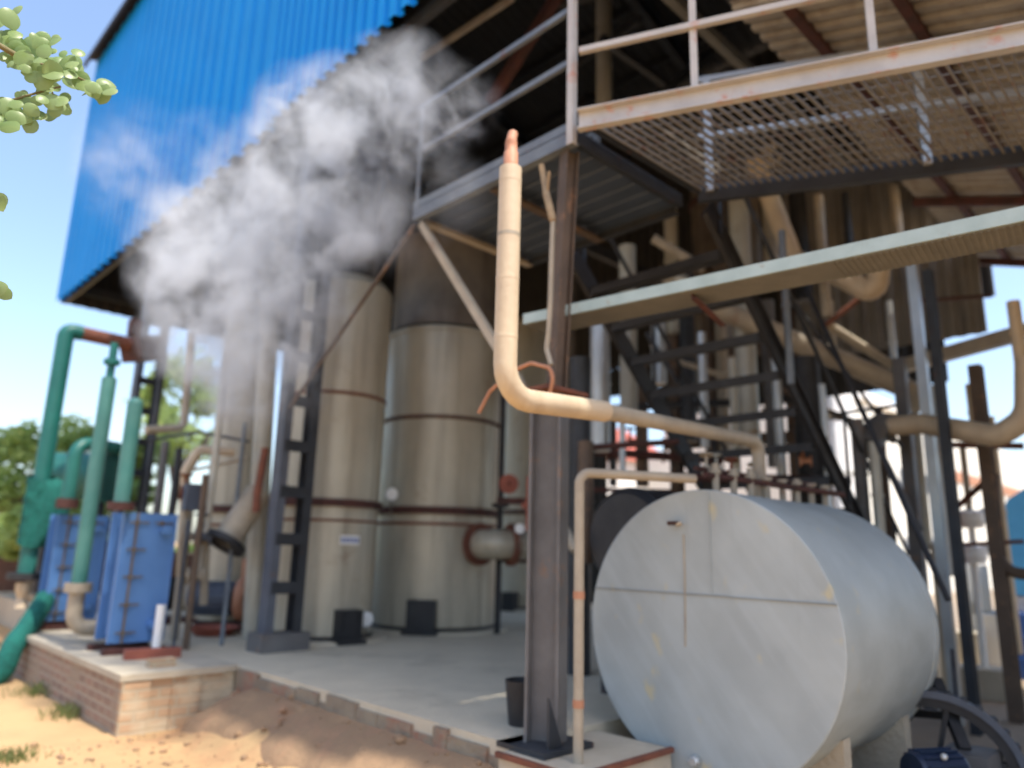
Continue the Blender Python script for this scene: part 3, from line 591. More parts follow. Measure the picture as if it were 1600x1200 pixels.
# blue plate on the medium vessel
def tangent_plate(px, py, c, r, wpx, hpx, off=.01):
    p = V(c.x, c.y, 0); q = at(px, py, d=10); dr = V(q.x, q.y, 0).normalized(); k = dr.dot(p); e = math.sqrt(max(0, r*r - (p.length_squared - k*k))); hit = dr*(k-e); hit.z = zat(px, py, hit); n = (V(hit.x, hit.y, 0)-p).normalized(); return hit + n*off, n, hit.length
def footbox(t, px, py0, wpx, cc, r, m='black'):
    hit, n, D = tangent_plate(px, py0, cc, r, 0, 0, 0); wq = wpx/F*D; hh = max(SL+.2, zat(px, py0, hit)); c = V(hit.x, hit.y, 0); sd_ = n.cross(Z)
    g = MB(); g.beam(c + V(0,0,SL+.01), c + V(0,0,hh), wq, .3, n); g.beam(c+V(0,0,SL+.003), c+V(0,0,SL+.05), wq*1.25, .42, n)
    for k in (-.35, .35): g.beam(c + n*.15 + sd_*wq*k + V(0,0,SL+.05), c + n*.15 + sd_*wq*k + V(0,0,hh-.02), .02, .03, n)
    part('foot_box', g, M[m], t)
footbox(tM, 541, 952, 36, cM, rM); footbox(tB, 661, 937, 42, cB, rB); footbox(tS, 800, 925, 22, cS, rS)
hp, n, D = tangent_plate(546, 844, cM, rM, 30, 14); sd_ = n.cross(Z)
bl = part('name_plate', MB().beam(hp - sd_*.13, hp + sd_*.13, .006, .11), M['white'], tM)
g = MB()
for k in range(5): g.beam(hp + n*.006 + sd_*(.1-.05*k) + V(0,0,-.03), hp + n*.006 + sd_*(.1-.05*k) + V(0,0,.03), .028, .004, n)
part('plate_marks', g, M['drum'], bl)
hp, n, D = tangent_plate(470, 900, cM, rM, 4, 4); g = MB(); g.beam(V(hp.x,hp.y,SL+.1), V(hp.x,hp.y,3.6), .03, .012, n); part('sheet_lap', g, M['vessel'], tM)
# manway nozzle between big and small vessel
hp, n, D = tangent_plate(742, 850, cB, rB, 0, 0, -.05); o1 = hp + n*.42; hd = at(835, 852, d=math.hypot(o1.x, o1.y)+.25)
nz = part('cross_pipe', MB().tube([hp, o1, V(hd.x, hd.y, hp.z)], .2, 24, .3), M['vessel'], tB)
part('flange', MB().lathe(hp+n*.16, [(.2,-.03),(.29,-.03),(.29,.03),(.2,.03)], n, 28), M['rust'], nz)
dd = (V(hd.x, hd.y, hp.z)-o1).normalized(); part('flange', MB().lathe(o1+dd*.28, [(.2,-.03),(.29,-.03),(.29,.03),(.2,.03)], dd, 28), M['rust'], nz)
# small round gauges
def gauge(label, px, py, d, rpx, stem_to=None):
    q = at(px, py, d=d); r = rpx/F*d; dr = V(q.x, q.y, 0).normalized()
    t = thing('pressure_gauge', label, 'gauge', q)
    part('dial', MB().lathe(q, [(0,-.02),(r*.88,-.02),(r*.9,-.016)], dr, 24), M['white'], t)
    part('case', MB().lathe(q, [(r*.9,-.016),(r,-.02),(r,.02),(0,.025)], dr, 24), M['silver'], t)
    part('stem', MB().tube([q+V(0,0,-r), q+V(0,0,-r-.2)] if not stem_to else [q+V(0,0,-r), q+V(0,0,-r-.1), q+V(0,0,-r-.1)+dr*.3], .012, 8), M['vessel2'], t)
gauge('white round gauge in front of the largest vessel above its dark band', 612, 772, 10.2, 10)
gauge('white round gauge low between the medium and the largest vessel', 572, 967, 9.6, 11)
gauge('white round gauge beside the main column on the small vessel', 812, 826, 9.8, 8)
# dark vertical pipe between vessels, flange valves
q = at(779, 900, d=10.6); single('black_riser', MB().tube([(q.x,q.y,SL), (q.x,q.y,zat(779,480,q))], .045, 12).lathe((q.x,q.y,zat(779,790,q)), [(.045,-.03),(.12,-.03),(.12,.03),(.045,.03)], Z, 16), M['black'], 'black vertical pipe on the right side of the largest vessel', 'pipe')
q = at(795, 757, d=9.9); dr = V(q.x,q.y,0).normalized()
t = thing('gate_valve', 'red-brown valve wheel high up left of the main column', 'valve', q)
part('body', MB().lathe(q, [(0,-.1),(.13,-.1),(.13,-.06),(.09,-.04),(.09,.25),(0,.25)], dr, 20), M['red'], t); part('bracket', MB().beam(q+V(0,0,-.22)-dr.cross(Z)*.16, q+V(0,0,-.22)+dr.cross(Z)*.35, .1, .09), M['darkrust'], t); part('stem', MB().tube([q-dr*.04, q-dr*.25], .015, 8), M['darkrust'], t)
q = at(828, 790, d=8.9); single('red_flange', MB().lathe(q, [(0,-.03),(.1,-.03),(.1,.03),(0,.03)], V(0,0,1), 20).tube([q+V(0,0,-.3),q+V(0,0,.35)], .05, 12), M['red'], 'faded red flanged pipe piece touching the left of the main column', 'pipe')
# ------------------------------------------------------------------ plate heat exchangers
def exchanger(x0, x1, y, z0, z1, label, side_w):
    t = thing('plate_exchanger', label, 'heat exchanger', ((x0+x1)/2, y, SL), 'blue plate exchangers on the plinth')
    g = MB().box(x0, x1, y, y+.03, z0, z1).box(x0-.012, x0, y-.012, y+.03, z0, z1).box(x1, x1+.012, y-.012, y+.03, z0, z1).box(x0+.02,x0+.05,y-.006,y,z0+.01,z1-.01); part('front_plate', g, M['hx'], t)
    g = MB()
    for k in range(14): g.box(x0+.07, x1-.07, y+.035+k*.025, y+.05+k*.025, z0+.06, z1-.06)
    part('plate_pack', g, M['hx'], t)
    part('rear_plate', MB().box(x0, x1, y+.42, y+.45, z0, z1), M['hx'], t)
    n = 5
    for k in range(n):
        z = z0+.1+(z1-z0-.2)*k/(n-1)
        for xx in ((x0+.12, x1-.15) if k == 4 else (x0+.12,)):
            part('tie_bolt', MB().tube([(xx, y-.09, z), (xx, y+.5, z)], .012, 8).lathe((xx, y-.012, z), [(0,-.02),(.026,-.02),(.026,.01)], V(0,1,0), 6, False).beam((xx-.07,y-.02,z),(xx+.12,y-.02,z),.012,.016), M['vessel2'], t)
    part('guide_bar', MB().box(x0+.105, x0+.125, y-.045, y-.025, z0, z1), M['vessel2'], t)
    g = MB().tube([(x1-.12, y, z0+.17), (x1-.12, y-.1, z0+.17)], .05, 14).tube([(x1-.12, y, z1-.17), (x1-.12, y-.1, z1-.17)], .05, 14); part('port', g, M['hx'], t)
    part('foot', MB().beam((x0-.05, y-.02, SL+.03), (x1+.02, y-.02, SL+.03), .1, .07), M['darkrust'], t); part('foot', MB().beam((x0-.05, y+.44, SL+.03), (x1+.02, y+.44, SL+.03), .1, .07), M['darkrust'], t)
    return t
HX = exchanger(2.56, 3.08, 8.35, .58, 1.885, 'nearer blue plate heat exchanger with rusty tie bolts at the plinth end', 0)
HX2 = exchanger(2.58, 3.16, 11.0, .58, 1.91, 'farther blue plate heat exchanger behind the faded green pipe', 0)
q = at(243, 1020, z=SL+.01); single('white_stub', MB().tube([(q.x,q.y,SL), (q.x,q.y,zat(243,945,q))], .045, 16).lathe((q.x,q.y,SL), [(.07,0),(.07,.02),(.045,.02)], Z, 16), M['white'], 'short white pipe stub standing at the corner of the nearer exchanger', 'pipe')
q = at(240, 1028, z=SL+.0); single('steel_packer', MB().beam(V(q.x-.28,q.y+.0,SL+.05), V(q.x+.22,q.y-.08,SL+.05), .12, .09), M['red'], 'rusty red steel packer lying on the plinth before the exchanger', 'packer')
q = at(128, 985, z=SL+.0); single('steel_packer', MB().beam(V(q.x-.12,q.y,SL+.05), V(q.x+.5,q.y+.1,SL+.05), .14, .1), M['red'], 'rusty red steel packer behind the nearer exchanger at the elbow pipe', 'packer')
# ------------------------------------------------------------------ green pipes
def vp(px0, py0, px1, py1, d):
    a = at(px1, py1, d=d); return V(a.x, a.y, zat(px0, py0, a)), a
t0, b0_ = vp(98, 515, 66, 745, 12.0); e0 = at(205, 532, d=12.2); e0.z = t0.z
q0_ = V(b0_.x, b0_.y, 0); r0_ = .11
GA = thing('tall_green_pipe', 'tallest green pipe, turning over at the top into a rust red duct', 'pipe', (b0_.x, b0_.y, zat(30, 905, b0_)))
mid = at(128, 517, d=12.05); mid.z = t0.z
part('pipe', MB().tube([V(b0_.x, b0_.y, zat(30, 905, b0_)), V(b0_.x, b0_.y, t0.z), V(mid.x, mid.y, t0.z)], r0_, 24, .35), M['green'], GA)
part('red_pipe', MB().tube([V(mid.x, mid.y, t0.z), V(e0.x, e0.y, t0.z-.02)], r0_*.92, 20), M['rust'], GA)
part('red_duct', MB().tube([V(e0.x,e0.y,t0.z-.1), at(245, 545, d=12.6)], .26, 4, smooth=False).beam(at(212,500,d=12.3), at(209,525,d=12.3), .16,.16), M['darkrust'], GA)
part('black_flange', MB().lathe(V(b0_.x,b0_.y,zat(32,900,b0_)), [(.13,-.04),(.22,-.04),(.22,.04),(.13,.04)], Z, 20), M['black'], GA)
q = at(30, 918, d=12); part('yellow_valve', MB().lathe(V(b0_.x,b0_.y,zat(30,935,b0_)), [(0,-.12),(.09,-.12),(.06,0),(.1,.12),(.1,.2)], Z, 16).tube([V(b0_.x,b0_.y,.9), V(b0_.x+.3,b0_.y,.7), V(b0_.x+.5,b0_.y,.72)], .06, 12), M['lag'], GA)
# net wrapped round it
a = V(b0_.x, b0_.y, zat(60, 745, b0_)); zl = zat(50, 850, b0_)
g = MB(); nb = 22; seg = 28; ring = []
for i in range(nb):
    t = i/(nb-1); z = a.z + (zl-a.z)*t; w_ = .16 + .3*math.sin(math.pi*min(1, t*1.0))**.7*(1-.45*t)
    for k in range(seg):
        an = 2*math.pi*k/seg; rr = .16 + (w_-.16)*max(0, math.cos(an))**1.3 + .012*math.sin(9*an+t*20) + .02*mn.noise(V(math.cos(an)*3, math.sin(an)*3, t*9))
        dx, dy = (b0_.y/12, -b0_.x/12); g.v.append(V(b0_.x + rr*(math.cos(an)*dx - math.sin(an)*dy), b0_.y + rr*(math.cos(an)*dy + math.sin(an)*dx), z + .05*math.sin(6*t+an)))
for i in range(nb-1):
    for k in range(seg): g.f.append((i*seg+k, i*seg+(k+1) % seg, (i+1)*seg+(k+1) % seg, (i+1)*seg+k)); g.sm.append(True)
single('shade_net', g, M['net'], 'green shade net bundled round the foot of the tallest green pipe', 'net')
a = at(72, 935, d=11.4); c = at(40, 985, d=10.9); e = at(14, 1025, z=.12); f = at(2, 1062, z=.02)
g = MB().tube([a, c, at(18,1010,d=10.6), f, f+V(-.5,.1,-.02)], .12, 16, .4)
single('drooping_net', g, M['net'], 'green net roll drooping off the plinth to the sand, far left', 'net')
t1, b1 = vp(165, 590, 122, 918, 9.8)
GB = thing('faded_green_pipe', 'pale faded green pipe in front of both blue exchangers, thin rusty top', 'pipe', (b1.x, b1.y, SL))
part('pipe', MB().tube([b1, V(b1.x, b1.y, t1.z)], .082, 20), M['palegreen'], GB)
part('thin_top', MB().tube([V(b1.x, b1.y, t1.z), V(b1.x, b1.y, zat(172, 535, b1))], .045, 12).lathe(V(b1.x,b1.y,zat(168,565,b1)), [(.045,-.03),(.09,-.03),(.09,.03),(.045,.03)], Z, 14), M['green'], GB)
part('elbow', MB().tube([b1, V(b1.x, b1.y, SL+.16), V(b1.x+.42, b1.y-.1, SL+.16)], .085, 16, .16).lathe(b1, [(.09,-.05),(.14,-.05),(.14,.05),(.09,.05)], Z, 18), M['lagdull'], GB)
t2, b2 = vp(208, 632, 190, 785, 8.65)
GC = thing('short_green_pipe', 'short closed green pipe standing on the nearer blue exchanger', 'pipe', (b2.x, b2.y, b2.z))
part('pipe', MB().tube([b2, V(b2.x, b2.y, t2.z)], .078, 20).sphere(V(b2.x,b2.y,t2.z), .078), M['palegreen'], GC)
part('flange', MB().lathe(b2, [(0,-.08),(.13,-.08),(.13,.0),(.085,.0)], Z, 18), M['darkrust'], GC)
t3, b3 = vp(118, 690, 106, 782, 11.2)
GD = thing('elbow_green_pipe', 'dark green elbow pipe dropping onto the farther blue exchanger', 'pipe', (b3.x, b3.y, b3.z))
e3 = at(185, 692, d=11.6); e3.z = t3.z
part('pipe', MB().tube([b3, V(b3.x, b3.y, t3.z), e3], .085, 20, .2), M['green'], GD); part('flange', MB().lathe(b3, [(.0,-.1),(.13,-.1),(.13,.02),(.1,.02)], Z, 18), M['darkrust'], GD)
q = at(170, 745, d=13); q1_ = at(80, 765, d=13.5)
single('green_receiver', MB().tube([q, V(q1_.x, q1_.y, q.z)], .36, 28).lathe(q, [(.36,-.02),(.4,-.02),(.4,.04),(.36,.04)], V(q1_.x-q.x, q1_.y-q.y, 0), 28), M['green'], 'dark green horizontal receiver vessel behind the pipes at left', 'vessel')
single('receiver_stand', MB().box(q.x-.1,q.x,q.y,q.y+.1,SL,q.z-.3).box(q1_.x,q1_.x+.1,q1_.y,q1_.y+.1,0,q.z-.3), M['dark_steel'], 'dark posts under the green receiver vessel', 'stand')
# ------------------------------------------------------------------ pumps and pipes around the left vessel
def pipe(name, label, pts, r, m, bend=None, cat='pipe'):
    return single(name, MB().tube(pts, r, 14, bend), M[m], label, cat)
q = at(285, 660, d=10.8); pipe('beige_pipe', 'beige pipe coming down under the eave and turning left', [at(300, 520, d=10.8), at(287, 668, d=10.8), at(228, 672, d=10.6)], .055, 'lagdull', .12)
pipe('beige_pipe', 'long pale vertical pipe between leftmost vessel and lattice column', [at(422, 480, d=9.9), V(at(395, 985, d=9.9).x, at(395, 985, d=9.9).y, SL)], .12, 'pale')
pipe('beige_pipe', 'bent cream pipe before the leftmost vessel with a stepped bend', [at(365, 706, d=9.6), at(310, 702, d=9.5), at(290, 735, d=9.4), at(288, 790, d=9.4), at(283, 900, d=9.4)], .055, 'lag', .12)
pipe('beige_pipe', 'small looped beige pipe at the base of the leftmost vessel', [at(290, 838, d=9.3), at(322, 838, d=9.4), at(318, 945, d=9.4)], .045, 'lagdull', .15)
a = at(352, 848, d=9.2); c = at(405, 770, d=9.4)
t = thing('slanted_nozzle', 'fat slanting beige pipe with black rubber flange beside the lattice column', 'pipe', a)
part('pipe', MB().tube([a, c], .16, 20), M['lagdull'], t); part('flange', MB().lathe(a, [(0,-.0),(.14,-.0),(.16,-.04),(.24,-.04),(.24,.03),(.16,.03)], (c-a), 24), M['black'], t)
pipe('red_pipe', 'thin rust red pipe along the left side of the lattice column', [at(415, 700, d=8.9), at(402, 770, d=8.9), at(400, 800, d=8.9)], .045, 'rust')
def dots(pts): return [at(*p[:2], d=p[2]) for p in pts]
for i, (lb, pp, r, m) in enumerate((
  ('thin dark railing bar in front of the leftmost vessel, upper', [(230,688,10.2),(310,675,10.0),(388,690,9.6)], .02, 'dark_steel'),
  ('thin dark railing bar in front of the leftmost vessel, lower', [(300,735,10.0),(388,716,9.6)], .02, 'lagdull'))):
    pipe('hand_bar', lb, dots(pp), r, m, cat='bar')
for i, (px0, py0, px1, py1, d, r, m, lb) in enumerate((
  (245,550,225,790,12.8,.05,'dark_steel','thin dark vertical pipe nearest the green pipes, under the eave'),
  (262,690,245,800,12.2,.06,'col_steel','grey vertical pipe between the green pipes and the beige bend'),
  (280,700,268,800,11.6,.05,'dark_steel','dark vertical pipe just left of the cream stepped pipe'),
  (375,660,368,800,9.3,.025,'grey_steel','thin grey vertical conduit in front of the leftmost vessel'))):
    tt, bb_ = vp(px0, py0, px1, py1, d); pipe('vertical_pipe', lb, [V(bb_.x, bb_.y, SL), tt], r, m)
for px, py, d in ((272,560,13.5),(235,660,13)):
    pass
q = at(248, 600, d=13.4)
def pump(label, px, py, d, mcol, bcol, ang, k=1.55):
    q = at(px, py, z=SL+.0); q = V(q.x, q.y, SL); t = thing('motor_pump', label, 'pump', q); ax = V(math.cos(ang), math.sin(ang), 0)
    c = q + V(0,0,.26*k); g = MB().lathe(c, [(0,0),(.12*k,0),(.13*k,.02),(.13*k,.34*k),(.1*k,.38*k),(0,.38*k)], ax, 24)
    for kk in range(18):
        an = 2*math.pi*kk/18; n = Z; bb = ax.cross(n); r0 = n*math.cos(an)+bb*math.sin(an); g.beam(c+r0*.135*k+ax*.03, c+r0*.135*k+ax*.33*k, .01, .03, r0)
    part('motor', g, M[mcol], t)
    part('casing', MB().lathe(c-ax*.12, [(0,-.06*k),(.08*k,-.06*k),(.18*k,-.04*k),(.19*k,0),(.18*k,.04*k),(.06*k,.07*k),(.05*k,.12*k)], ax, 28).tube([c-ax*.12+V(0,0,.1), c-ax*.12+V(0,0,.34*k)], .07, 14), M[bcol], t)
    part('base_frame', MB().beam(q-ax*.3+V(0,0,.05), q+ax*.45+V(0,0,.05), .3, .09), M['darkrust'], t); return t
pump('motor pump with grey motor and peach casing left of the lattice column', 362, 985, 8, 'motorgrey', 'peach', 2.4)
pump('dark motor pump at the foot of the leftmost vessel behind the nearer exchanger', 292, 975, 8, 'black', 'lagdull', 2.2)
q = at(333, 992, z=SL); single('rusty_pan', MB().lathe((q.x, q.y, SL), [(0,.02),(.2,.02),(.3,.1),(.31,.1),(.21,0),(0,0)], Z, 26), M['red'], 'shallow rust red pan on the floor in front of the pumps', 'pan')
# control boxes etc. on leftmost vessel
q = at(300, 770, d=9.2); single('junction_box', MB().box(q.x-.08,q.x+.08,q.y-.05,q.y+.05,q.z-.2,q.z+.1).tube([q+V(0,0,-.3), V(q.x,q.y,SL)], .018, 8), M['motorgrey'], 'grey upright junction box on a post by the stepped cream pipe', 'box')
# ------------------------------------------------------------------ pipework behind the stair
k = 0
for px0, py0, px1, py1, d, wpx, m, lb in (
  (944,-30,944,170,9.0,28,'pale','pale vertical pipe high under the roof, behind the corner post'),
  (941,500,938,705,8.6,32,'silver','silver vertical pipe left of the stair, just below the tray'),
  (987,385,983,640,9.2,28,'pale','pale vertical pipe behind the left stringer of the stair'),
  (1032,480,1030,600,9.6,24,'silver','silver vertical pipe seen between the upper stair treads'),
  (1168,300,1172,700,9.4,32,'pale','thick pale vertical pipe behind the middle of the stair treads'),
  (1208,300,1208,440,9.9,22,'lagdull','short dull beige pipe under the walkway beside the thick pale one'),
  (1290,305,1292,495,9.8,15,'lagdull','thin beige vertical pipe under the walkway in front of dark cladding'),
  (1228,360,1236,600,7.0,11,'grey_steel','slim blue-grey post crossing the tray near the stair top'),
  (905,560,905,1000,7.4,34,'dark_steel','dark upright stanchion just right of the main column'),
  (917,690,915,880,7.0,24,'brown_steel','brown pipe between the main column and the black drum'),
  (1402,290,1405,380,11.0,14,'lagdull','beige vertical strut above the tray before the hanging cladding'),
  (1592,470,1596,570,8.5,16,'lag','cream vertical pipe at the right picture edge below the canopy'),
  (1345,655,1352,830,8.8,18,'col_steel','grey stub column beside the right stair stringer'),
  (1500,720,1503,900,10.8,9,'red','thin reddish pipe between the dark and the brown posts'),
  (1518,690,1524,880,11.2,8,'lagdull','thin tan pipe just left of the rust brown post'),
  (1562,650,1585,960,11.8,9,'lag','thin cream pipe right of the rust brown post'),
  (1055,300,1052,520,11.2,22,'pale','pale pipe in the dark behind the platform, left of the stair top'),
  (1100,520,1102,700,9.0,14,'silver','slim silver pipe between the two stair stringers, low'),
  (1148,560,1152,745,8.4,12,'pale','slim pale pipe just left of where the steam pipe ends'),
  (1215,560,1222,745,8.6,14,'silver','slim silver pipe just right of the steam pipe end'),
  (1290,600,1298,800,8.2,10,'silver','slim silver rod along the right stair stringer'),
  (1372,690,1378,860,8.6,14,'pale','slim pale pipe between grey stub column and brown upright'),
  (975,640,973,740,8.2,10,'silver','slim silver conduit over the black drum'),
  (1440,640,1450,860,10.2,12,'pale','slim pale pipe right behind the silver post'),
  (1522,600,1526,690,10.9,12,'lag','short cream pipe above the large cream pipe at right'),
  (280,760,276,960,9.9,12,'lagdull','slim dull beige pipe behind the stepped cream pipe'),
  (300,740,296,960,9.0,9,'brown_steel','slim brown pipe before the leftmost vessel, left side'),
  (330,600,322,840,9.2,9,'pale','slim pale pipe in front of the leftmost vessel under the steam'),
  (1262,560,1272,790,8.8,40,'black','broad black upright behind the lower right stair stringer'),
  (1005,560,1004,760,10.6,20,'brown_steel','brown upright between the pale and silver pipes under the stair'),
  (1075,430,1078,690,10.2,24,'dark_steel','dark upright in the middle of the stair opening'),
  (1130,470,1134,720,10.8,18,'lagdull','dull beige pipe just left of the thick pale stair pipe'),
  (1205,470,1212,730,10.0,22,'col_steel','grey-brown upright just right of the thick pale stair pipe'),
  (960,640,958,760,10.9,12,'dark_steel','thin dark upright over the black drum'),
  (1385,640,1392,860,9.9,11,'brown_steel','brown upright between the two pale posts, lower part'),
  (1395,470,1400,600,10.4,10,'silver','thin silver conduit on the hanging cladding'),
  (1300,470,1303,560,10.4,10,'lagdull','thin tan conduit low on the hanging cladding'),
  (1475,600,1486,900,9.4,8,'silver','thin silver pipe left against the dark post'),
  (1180,250,1181,420,10.4,20,'vessel2','brown pipe behind the far walkway beam'),
  (1255,300,1256,470,10.9,26,'black','black upright below the walkway, left of the cladding'),
  (1330,300,1331,430,10.6,12,'dark_steel','thin dark strut below the walkway before the cladding')):
    a, c = vp(px0, py0, px1, py1, d); r = wpx/2/F*d
    single('vertical_pipe', MB().tube([c, a] if py1 < 950 else [V(c.x,c.y,SL), a], r, 16).lathe(c.lerp(a,.5), [(r,-.012),(r+.012,-.012),(r+.012,.012),(r,.012)], Z, 16), M[m], lb, 'pipe')
pipe('sloping_pipe', 'long fat beige pipe sloping behind the stair to the grey post', dots([(1040,425,9.0),(1112,478,9.0),(1428,612,9.8),(1424,640,9.8)]), .125, 'lagdull', .2)
pipe('sloping_pipe', 'slim beige pipe parallel above the long fat sloping one', dots([(1290,505,9.9),(1393,570,10.3)]), .06, 'lagdull')
pipe('capped_pipe', 'fat cream pipe end hanging out under the tray', dots([(1180,250,9.2),(1240,405,9.3),(1300,425,9.2),(1368,462,9.0),(1374,420,9.0)]), .12, 'lag', .1)
pipe('red_brace', 'thin red diagonal brace below the capped cream pipe', dots([(1290,508,9.8),(1348,462,9.8)]), .035, 'rust', cat='brace')
pipe('large_cream_pipe', 'large cream pipe crossing low at right and turning up at the edge', dots([(1375,668,9.2),(1440,662,9.0),(1560,682,8.6),(1606,652,8.5),(1606,560,8.5)]), .112, 'lag', .25)
single('pipe_elbow', MB().tube(dots([(1352,700,8.9),(1375,665,9.2),(1400,668,9.2)]), .15, 16, .2), M['col_steel'], 'grey elbow joining the large cream pipe behind the stair foot', 'pipe')
for lb, pp, r, m in (
  ('dark straight pipe low across the gap right of the main column', [(905,700,7.2),(1060,690,7.4)], .03, 'darkrust'),
  ('thin dark line crossing pale background right of the stair', [(1300,648,9.5),(1410,632,9.8)], .02, 'dark_steel'),
  ('long dark sloping handrail right of the stair', [(1262,455,7.6),(1482,938,6.4)], .022, 'black'),
  ('brown horizontal bar between the posts at right', [(1480,695,10.5),(1600,697,10.5)], .04, 'rust'),
  ('rusty diagonal bar leaning on the brown post', [(1470,815,10.3),(1548,745,9.8)], .035, 'rust'),
  ('beige sloping tube behind the lower stair treads', [(1200,600,10),(1400,690,10)], .04, 'brown_steel'),
  ('tan thin tube under the upper stair treads', [(1060,565,9.5),(1170,600,9.5)], .035, 'lagdull'),
  ('brown pipe sloping below the platform toward the stair', [(1020,372,8.5),(1100,420,8.7)], .06, 'lagdull'),
  ('red-brown horizontal pipe behind the valves over the tank', [(930,705,10.5),(1130,720,10.5)], .06, 'darkrust'),
  ('dark brown horizontal header behind the stair foot', [(1060,745,8.5),(1330,752,8.5)], .05, 'darkrust'),
  ('pale slanting pipe just under the platform, above the tray', [(1040,420,8.8),(1085,450,8.8)], .07, 'pale'),
  ('dark bar crossing behind the stair at the level of the pipe bend', [(905,640,10.4),(1290,622,10.2)], .05, 'dark_steel'),
  ('dark bar crossing low behind the stair above the valves', [(925,765,9.8),(1050,768,9.8)], .03, 'darkrust'),
  ('tan sloping pipe low behind the stair treads', [(1190,640,10.4),(1330,655,10.4)], .035, 'lagdull'),
  ('long dark diagonal rod between stair and white silo', [(1240,470,9.2),(1410,700,9.2)], .02, 'black'),
  ('grey diagonal rod before the bright white building', [(1355,660,9.4),(1440,830,9.2)], .025, 'col_steel'),
  ('dark diagonal rod under the platform by the tray', [(1010,520,8.8),(1060,600,8.8)], .03, 'dark_steel'),
  ('rusty bar across the gap at the right edge', [(1480,852,10.8),(1600,846,10.8)], .025, 'rust'),
  ('thin brown bar high across the hanging cladding', [(1440,470,10.6),(1550,462,10.6)], .025, 'darkrust'),
  ('cream pipe slanting behind the riser pipe at the black drum', [(868,800,6.6),(900,860,6.4)], .045, 'lagdull')):
    pipe('service_pipe', lb, dots(pp), r, m, cat='pipe')
# clutter equipment (valves) under the platform, seen in gaps
for i, (px, py, d, rp, m, lb) in enumerate(((955,712,9.6,9,'darkrust','small dark valve body on the red-brown pipe, first from the left'),(985,690,9.8,8,'rust','small rusty valve body on the red-brown pipe, middle of three'),(1040,715,9.8,9,'darkrust','small dark valve body on the red-brown pipe, nearest the stair'),(1205,255,8.6,11,'lagdull','round beige flange just under the far walkway beam'),(1180,700,8.4,10,'lagdull','beige valve body where the steam pipe ends'),(312,838,9.2,12,'motorgrey','grey valve on the small looped beige pipe'),(300,900,9.2,12,'lagdull','beige valve low behind the nearer exchanger'),(288,770,9.3,10,'rust','rusty valve on the stepped cream pipe'),(1255,720,8.0,9,'peach','small pinkish valve beyond the manifold'),(1120,735,8.0,9,'pale','pale valve at the left end of the manifold'))):
    q = at(px, py, d=d); r = rp/F*d; dr = V(q.x,q.y,0).normalized()
    single('valve', MB().lathe(q, [(0,-r*.6),(r,-r*.6),(r,-r*.3),(r*.5,-r*.2),(r*.5,r),(r,r),(r,r*1.3),(0,r*1.3)], dr.cross(Z), 16).tube([q, q+V(0,0,r*2.4)], r*.2, 8).lathe(q+V(0,0,r*2.4), [(0,.02),(r*.9,.02),(r*.9,0),(0,0)], Z, 14), M[m], lb, 'valve')
# tall equipment behind: dark structure between stair and shed
a = at(1100, 300, d=9.8)
g = MB(); 
for px in (1062, 1120, 1255):
    q = at(px, 880, d=11.5); g.ibeam((q.x, q.y, SL-.1), (q.x, q.y, 6.3), .16, .16)
for pz in (3.3, 4.7, 6.2):
    q = at(1040, 880, d=11.8); q2 = at(1280, 880, d=11.3); g.ibeam((q.x,q.y,pz), (q2.x,q2.y,pz), .1, .18)
g.beam(at(1062,500,d=11.5), at(1120,640,d=11.5), .06,.06); g.beam(at(1120,480,d=11.5), at(1255,620,d=11.4), .06,.06)
single('pipe_rack', g, M['brown_steel'], 'dark brown steel pipe rack standing behind the stair', 'rack')
# process column cluster under platform (dark mass)
def vcyl(label, px, top, bot, wpx, d, m, z0=SL):
    c, bb = vp(px, top, px, bot, d); r = wpx/2/F*d; ctr = V(bb.x, bb.y, z0); t = thing('process_column', label, 'column vessel', ctr); h = c.z-z0
    part('shell', MB().lathe(ctr, [(r,0),(r,h),(r*.6,h+r*.5),(0,h+r*.6)], Z, 32), M[m], t)
    for f in (.35, .7): part('flange', MB().lathe(ctr, [(r,h*f-.04),(r+.05,h*f-.04),(r+.05,h*f+.04),(r,h*f+.04)], Z, 32), M['darkrust'], t)
vcyl('dark slender process column behind the main column', 872, 330, 900, 44, 12.0, 'vessel2')
vcyl('brown process column behind the platform, right part', 1120, 200, 600, 60, 13.0, 'vessel2', 4.2)
# ------------------------------------------------------------------ background right
def bldg(name, label, px0, px1, py, d, dep, m, extra=None, z0=-.05, cat='building'):
    d0, d1 = d; a = at(px0, 870, d=d0); c = at(px1, 870, d=d1); d = (d0+d1)/2; zt_ = at((px0+px1)/2, py, d=d).z; u = V(c.x-a.x, c.y-a.y, 0); n = V(u.y, -u.x, 0).normalized()
    if n.dot(V(a.x, a.y, 0)) < 0: n = -n
    t = thing(name, label, cat, (a.x, a.y, 0)); L = u.length; un = u.normalized()
    A = V(a.x, a.y, 0); g = MB(); cs = [A, A+u, A+u+n*dep, A+n*dep]; g.add([p+V(0,0,z0) for p in cs]+[p+V(0,0,zt_) for p in cs], [(0,1,5,4),(1,2,6,5),(2,3,7,6),(3,0,4,7),(4,5,6,7)]); part('wall', g, M[m], t)
    return t, A, un, n, L, zt_
def windows(t, A, un, n, L, cols, rows, z0, dz, w_=1.0, h_=1.2, m='motorgrey'):
    for r_ in range(rows):
        for c_ in range(cols):
            q = A + un*(L*(c_+.5)/cols) - n*.03 + V(0,0,z0+r_*dz); part('window', MB().beam(q - un*w_/2, q + un*w_/2, .05, h_), M[m], t)
